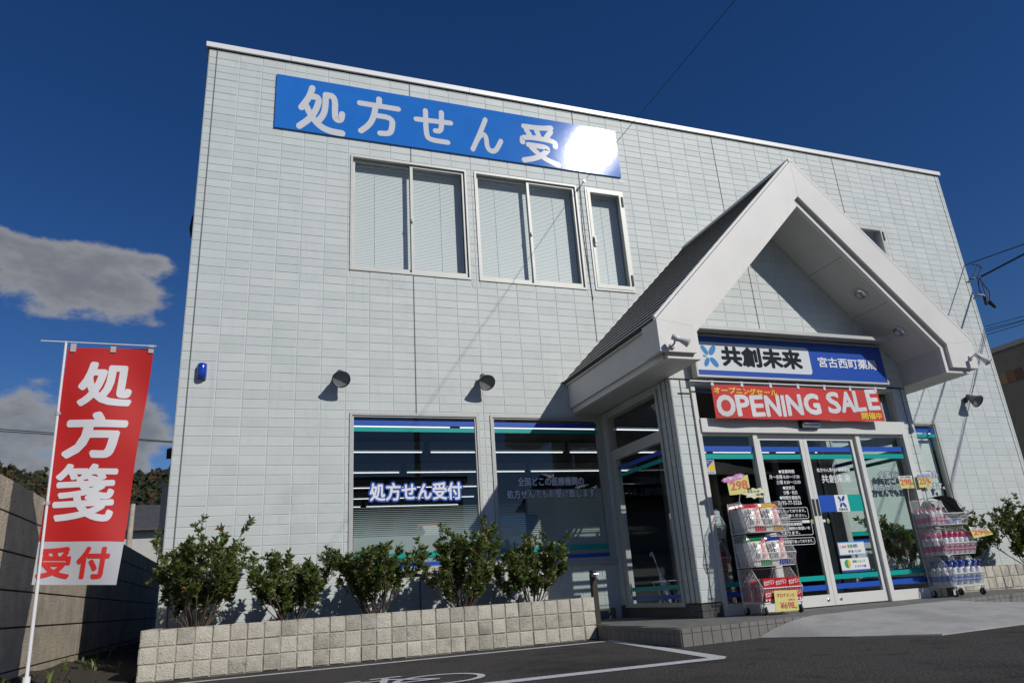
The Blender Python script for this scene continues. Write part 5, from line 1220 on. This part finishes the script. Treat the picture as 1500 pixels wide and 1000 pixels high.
# ------------------------------------------------------------------ cables
def cable(name, label, a, b_, r, sag=0.0, group=None, n=12):
    a, b_ = Vector(a), Vector(b_); m = MB(); m.path([a.lerp(b_, i / n) + Vector((0, 0, -sag * 4 * (i / n) * (1 - i / n))) for i in range(n + 1)], r, 5)
    return tag(m.build(name, m_cable, None, tuple(a)), label, 'cable', group)
a = onY(1414, 388, YF - .02); cable('power_cable', 'uppermost black cable running off from the right edge of the building', a, a + Vector((-.128, -.98, -.154)) * 16, .012)
a = onY(1437, 405, YF - .10); cable('power_cable', 'thick black cable ending in hanging loops beside the right edge of the building', a, a + Vector((.052, -.995, .083)) * 16, .022)
for k, (pya, pyb) in enumerate(((478, 463), (482, 468.5), (485, 470), (490, 474))):
    a = onY(1443 + k, pya, YF - .02); e_ = onY(1500, pyb, YF - 3.0)
    dirn = Vector((-.003, -.9967, -.0808)) if k == 0 else (ray(1500, pyb) * 1.0)
    tgt = Vector((0, 0, EYE)) + ray(1500, pyb) * ((a.x - .02) / ray(1500, pyb).x)
    e_ = a + (tgt - a) * (14 / (tgt - a).length) if (tgt - a).length > .1 else a + dirn * 14
    cable('phone_cable', ['topmost of the four thin cables meeting the right edge of the building', 'second from top of the four thin cables at the right edge of the building', 'third from top of the four thin cables at the right edge of the building', 'lowest of the four thin cables at the right edge of the building'][k], a, e_, .007)
a = onY(850, 272, YF - .01); cable('guy_wire', 'thin wire rising from above the casement window across the blue sky', a, a + Vector((.0549, -.9977, .041)) * 18, .0045)
t = thing('wire_anchor', 'small steel anchor with turnbuckle holding the thin wire beside the casement window', 'anchor', tuple(a))
m = MB(); m.path([a + Vector((0, .005, -.03)), a + Vector((0, -.06, 0)), a + Vector((.01, -.2, .008))], .012, 6); m.lathe([(.02, 0), (.028, .03), (.02, .06)], a + Vector((.004, -.10, .004)), (.05, -1, .04), 10); m.build('turnbuckle', m_chrome, t)
m = MB(); m.path([a + Vector((-.02, .004, -.05)), a + Vector((-.05, .0, -.9)), a + Vector((-.02, -.004, -1.8)), a + Vector((.0, -.004, -2.2))], .006, 5); m.build('hanging_lead', m_cable, t)
t = thing('cable_loops', 'black drooping cable loops with two connectors beside the upper right wall', 'cable', tuple(onY(1430, 405, YF - .05)))
m = MB(); Q = lambda px, py: onY(px, py, YF - .08)
m.path([Q(1424, 388), Q(1430, 387), Q(1438, 392), Q(1433, 404), Q(1428, 408), Q(1420, 408)], .014, 6); m.path([Q(1425, 404), Q(1428, 396), Q(1431, 389)], .010, 5)
m.path([Q(1432, 405), Q(1435, 425), Q(1440, 433), Q(1443, 436)], .013, 6); m.path([Q(1434, 407), Q(1442, 418), Q(1450, 428), Q(1450, 442)], .012, 6); m.path([Q(1436, 408), Q(1440, 420), Q(1444, 434)], .010, 6); m.build('loops', m_cable, t)
for p_, q_ in (((1443, 435), (1445, 446)), ((1449, 442), (1458, 450))): m = MB(); m.tube(Q(*p_), Q(*q_), .045, 8, .03); m.build('connector', m_black, t)
m = MB(); m.path([onY(1428, 434, YF + .1), Q(1432, 432), Q(1440, 432), Q(1444, 436)], .022, 8); m.path([onY(1420, 409, YF + .1), Q(1424, 408), Q(1428, 408)], .018, 8); m.build('conduit', m_grey, t)

# ------------------------------------------------------------------ surroundings
def pole(label, x, y, h, arm=True):
    t = thing('utility_pole', label, 'utility pole', (x, y, 0))
    b = MB(); b.tube((x, y, 0), (x, y, h), .16, 14, .10); b.build('shaft', m_retain, t)
    if not arm: return t
    b = MB(); b.box(x - .9, x + .9, y - .05, y + .05, h - .8, h - .7); b.build('crossarm', m_grey, t)
    for k in (-.8, -.3, .3, .8): b = MB(); b.lathe([(.02, 0), (.05, .03), (.03, .08), (.05, .11), (.001, .16)], (x + k, y, h - .7), (0, 0, 1), 10); b.build('insulator', m_lampwhite, t)
    return t
pole('grey concrete utility pole across the street carrying the thin wire', 6.25, -8.15, 8.6)
pole('grey concrete utility pole by the street carrying the black cables', 14.2, -6.2, 7.2)
c0 = onY(195, 738, 36); pole('weathered utility pole behind the retaining wall', c0.x, 36, c0.z, False)
# neighbour at the right
nb = thing('neighbouring_building', 'brown-grey neighbouring building with a brick band at the right edge', 'building', (18, 12, 0))
b = MB(); b.box(18, 27, 9.9, 30, 0, 5.62); b.build('wall', pm('render_brown', (.185, .165, .14), .9, vary=(2, (.15, .135, .115), .8), bump=(40, .4, .01)), nb)
b = MB(); b.box(17.9, 27.1, 9.8, 30.1, 5.621, 5.74); b.build('roof_edge', pm('roof_edge_grey', (.30, .29, .28), .7), nb)
b = MB()
for k in range(70): b.box(17.975, 18.0, 9.92 + k * .22, 9.92 + k * .22 + .212, 4.78, 5.06, k % 3)
b.build('brick_band', [pm('brick_brown', (.20, .10, .06), .9), pm('brick_tan', (.26, .17, .11), .9), pm('brick_dark', (.11, .07, .05), .9)], nb)
b = MB()
for y in (11.5, 15, 19): b.box(17.97, 17.999, y, y + 1.5, 1.2, 2.6)
b.build('window', m_dark, nb)
# houses across the street (they show in the window panes)
m_hw = [pm('house_wall_tan', (.34, .29, .23), .9, vary=(3, (.28, .24, .19), .7)), pm('house_wall_grey', (.36, .36, .35), .9, vary=(3, (.30, .30, .29), .7)), pm('house_wall_white', (.55, .54, .50), .9, vary=(3, (.48, .47, .44), .7))]
m_hr = pm('dark_roof', (.06, .06, .065), .6, vary=(4, (.10, .10, .10), .7))
def house(label, x0, x1, y0, y1, h, mt, flat=False, roof_h=1.6, face=1):
    t = thing('house', label, 'house', ((x0 + x1) / 2, (y0 + y1) / 2, 0)); b = MB(); b.box(x0, x1, y0, y1, 0, h); b.build('wall', mt, t); b = MB()
    if flat: b.box(x0 - .2, x1 + .2, y0 - .2, y1 + .2, h + .001, h + .35)
    else:
        ym = (y0 + y1) / 2; o = .5
        b.prism([(y0 - o, h), (ym, h + roof_h), (y1 + o, h), (y1 + o, h - .12), (y0 - o, h - .12)], lambda u, v, d: (d, u, v + .002), x0 - o, x1 + o)
    b.build('roof', m_hr, t)
    yf = y1 if face > 0 else y0
    for k in range(max(1, int((x1 - x0) / 2.8))):
        for zz in ((1.0, 2.3), (3.7, 4.9)):
            if zz[1] > h - .3: continue
            x = x0 + .9 + k * 2.8; fw_ = MB(); frame_rect(fw_, lambda u, z, d: (u, yf + face * d, z), x, x + 1.5, zz[0], zz[1], .05, .05, .05, .05, -.02, .04); wo = fw_.build('window', m_alu, t)
            g_ = MB(); g_.quad((x + .05, yf + face * .005, zz[0] + .05), (x + 1.45, yf + face * .005, zz[0] + .05), (x + 1.45, yf + face * .005, zz[1] - .05), (x + .05, yf + face * .005, zz[1] - .05)); g_.build('pane', m_dark, wo)
    return t
house('flat-roofed dark house across the street mirrored in the left shop window', 1.5, 10.2, -24, -15.5, 6.0, m_hw[1], True)
house('gabled tan house across the street mirrored in the window beside the porch', 17.5, 27, -26, -17, 5.8, m_hw[0])
house('dark two-storey house across the street mirrored in the left door leaf', 28.5, 44, -27, -18, 6.6, m_hw[1])
house('tan two-storey house across the street mirrored in the door glass', 46, 62, -29, -20, 8.0, m_hw[0])
house('low white house across the street at the left', -14, -3, -25, -17, 5.4, m_hw[2])
ha, hb = onY(176, 790, 42), onY(236, 790, 42)
house('white-walled house with a dark roof beyond the retaining wall', ha.x - 3, hb.x + 2, 42, 48, onY(205, 774, 42).z, m_hw[2], False, 1.6, -1)
# wooded hill
rid = [(-60, 655), (0, 668), (25, 682), (45, 693), (64, 688), (110, 700), (185, 698), (205, 690), (230, 686), (255, 682), (300, 672), (420, 660)]
YH = 230; top_ = [onY(px, py, YH) for px, py in rid]
top_ = [Vector((top_[0].x - 160, YH, 12))] + top_ + [Vector((top_[-1].x + 120, YH, 30))]
hm = MB(); prof = [(-150, 0.0), (-110, .12), (-70, .38), (-30, .76), (0, 1.0), (60, .8)]
for i in range(len(top_) - 1):
    for j in range(len(prof) - 1):
        f = lambda i, j: (top_[i].x, YH + prof[j][0], max(0, top_[i].z - 3.0) * prof[j][1] - (0.5 if j == 0 else 0))
        hm.add([f(i, j), f(i + 1, j), f(i + 1, j + 1), f(i, j + 1)], [(0, 1, 2, 3)], 0, True)
tag(hm.build('hill', pm('hill_ground', (.05, .05, .025), 1.0)), kind='structure')
rnd = random.Random(3); wm = MB()
def hz(x, dy):
    for a, b_ in zip(top_, top_[1:]):
        if a.x <= x <= b_.x: z = a.z + (b_.z - a.z) * (x - a.x) / (b_.x - a.x); break
    else: return None
    for (d0, s0), (d1, s1) in zip(prof, prof[1:]):
        if d0 <= dy <= d1: return max(0, z - 3.0) * (s0 + (s1 - s0) * (dy - d0) / (d1 - d0))
for k in range(3200):
    x = rnd.uniform(top_[1].x, onY(330, 690, YH).x); dy = rnd.uniform(-120, 3); z = hz(x, dy)
    if z is None: continue
    r = rnd.uniform(.9, 1.9); hh = rnd.uniform(1.0, 1.9); m = rnd.choices((0, 1, 2, 3), (5, 3, 2, 2.5))[0]; n = 7
    for rr in range(18):
        th, ph = rnd.uniform(0, 6.28), rnd.uniform(-.3, 1.57); q_ = Vector((math.cos(th) * math.cos(ph), math.sin(th) * math.cos(ph), math.sin(ph) * hh)) * r * rnd.uniform(.65, 1.05); p_ = Vector((x, YH + dy, z + r * .3)) + q_
        s_ = r * rnd.uniform(.25, .5); a = Vector((rnd.gauss(0, 1), rnd.gauss(0, 1), rnd.gauss(0, 1))).normalized(); b_ = a.orthogonal().normalized()
        wm.add([p_ + a * s_, p_ + b_ * s_ * .8, p_ - a * s_, p_ - b_ * s_ * .9], [(0, 1, 2, 3)], m)
tag(wm.build('woods', [pm('far_green', (.022, .034, .014), 1), pm('far_olive', (.05, .045, .016), 1), pm('far_rust', (.075, .035, .014), 1), pm('far_dark', (.014, .022, .012), 1)]), 'autumn woods covering the hill behind the left side', 'woods', kind='stuff')
for k, (p0, p1) in enumerate((((-5, 628), (262, 647)), ((-5, 631), (262, 648.5)))):
    cable('distant_wire', ['upper of two distant wires crossing behind the flag', 'lower of two distant wires crossing behind the flag'][k], onY(*p0, 45), onY(*p1, 45), .025)

# prototypes built with loc None sit at the origin until placed: drop the registry and make sure all is linked
bpy.context.view_layer.update()
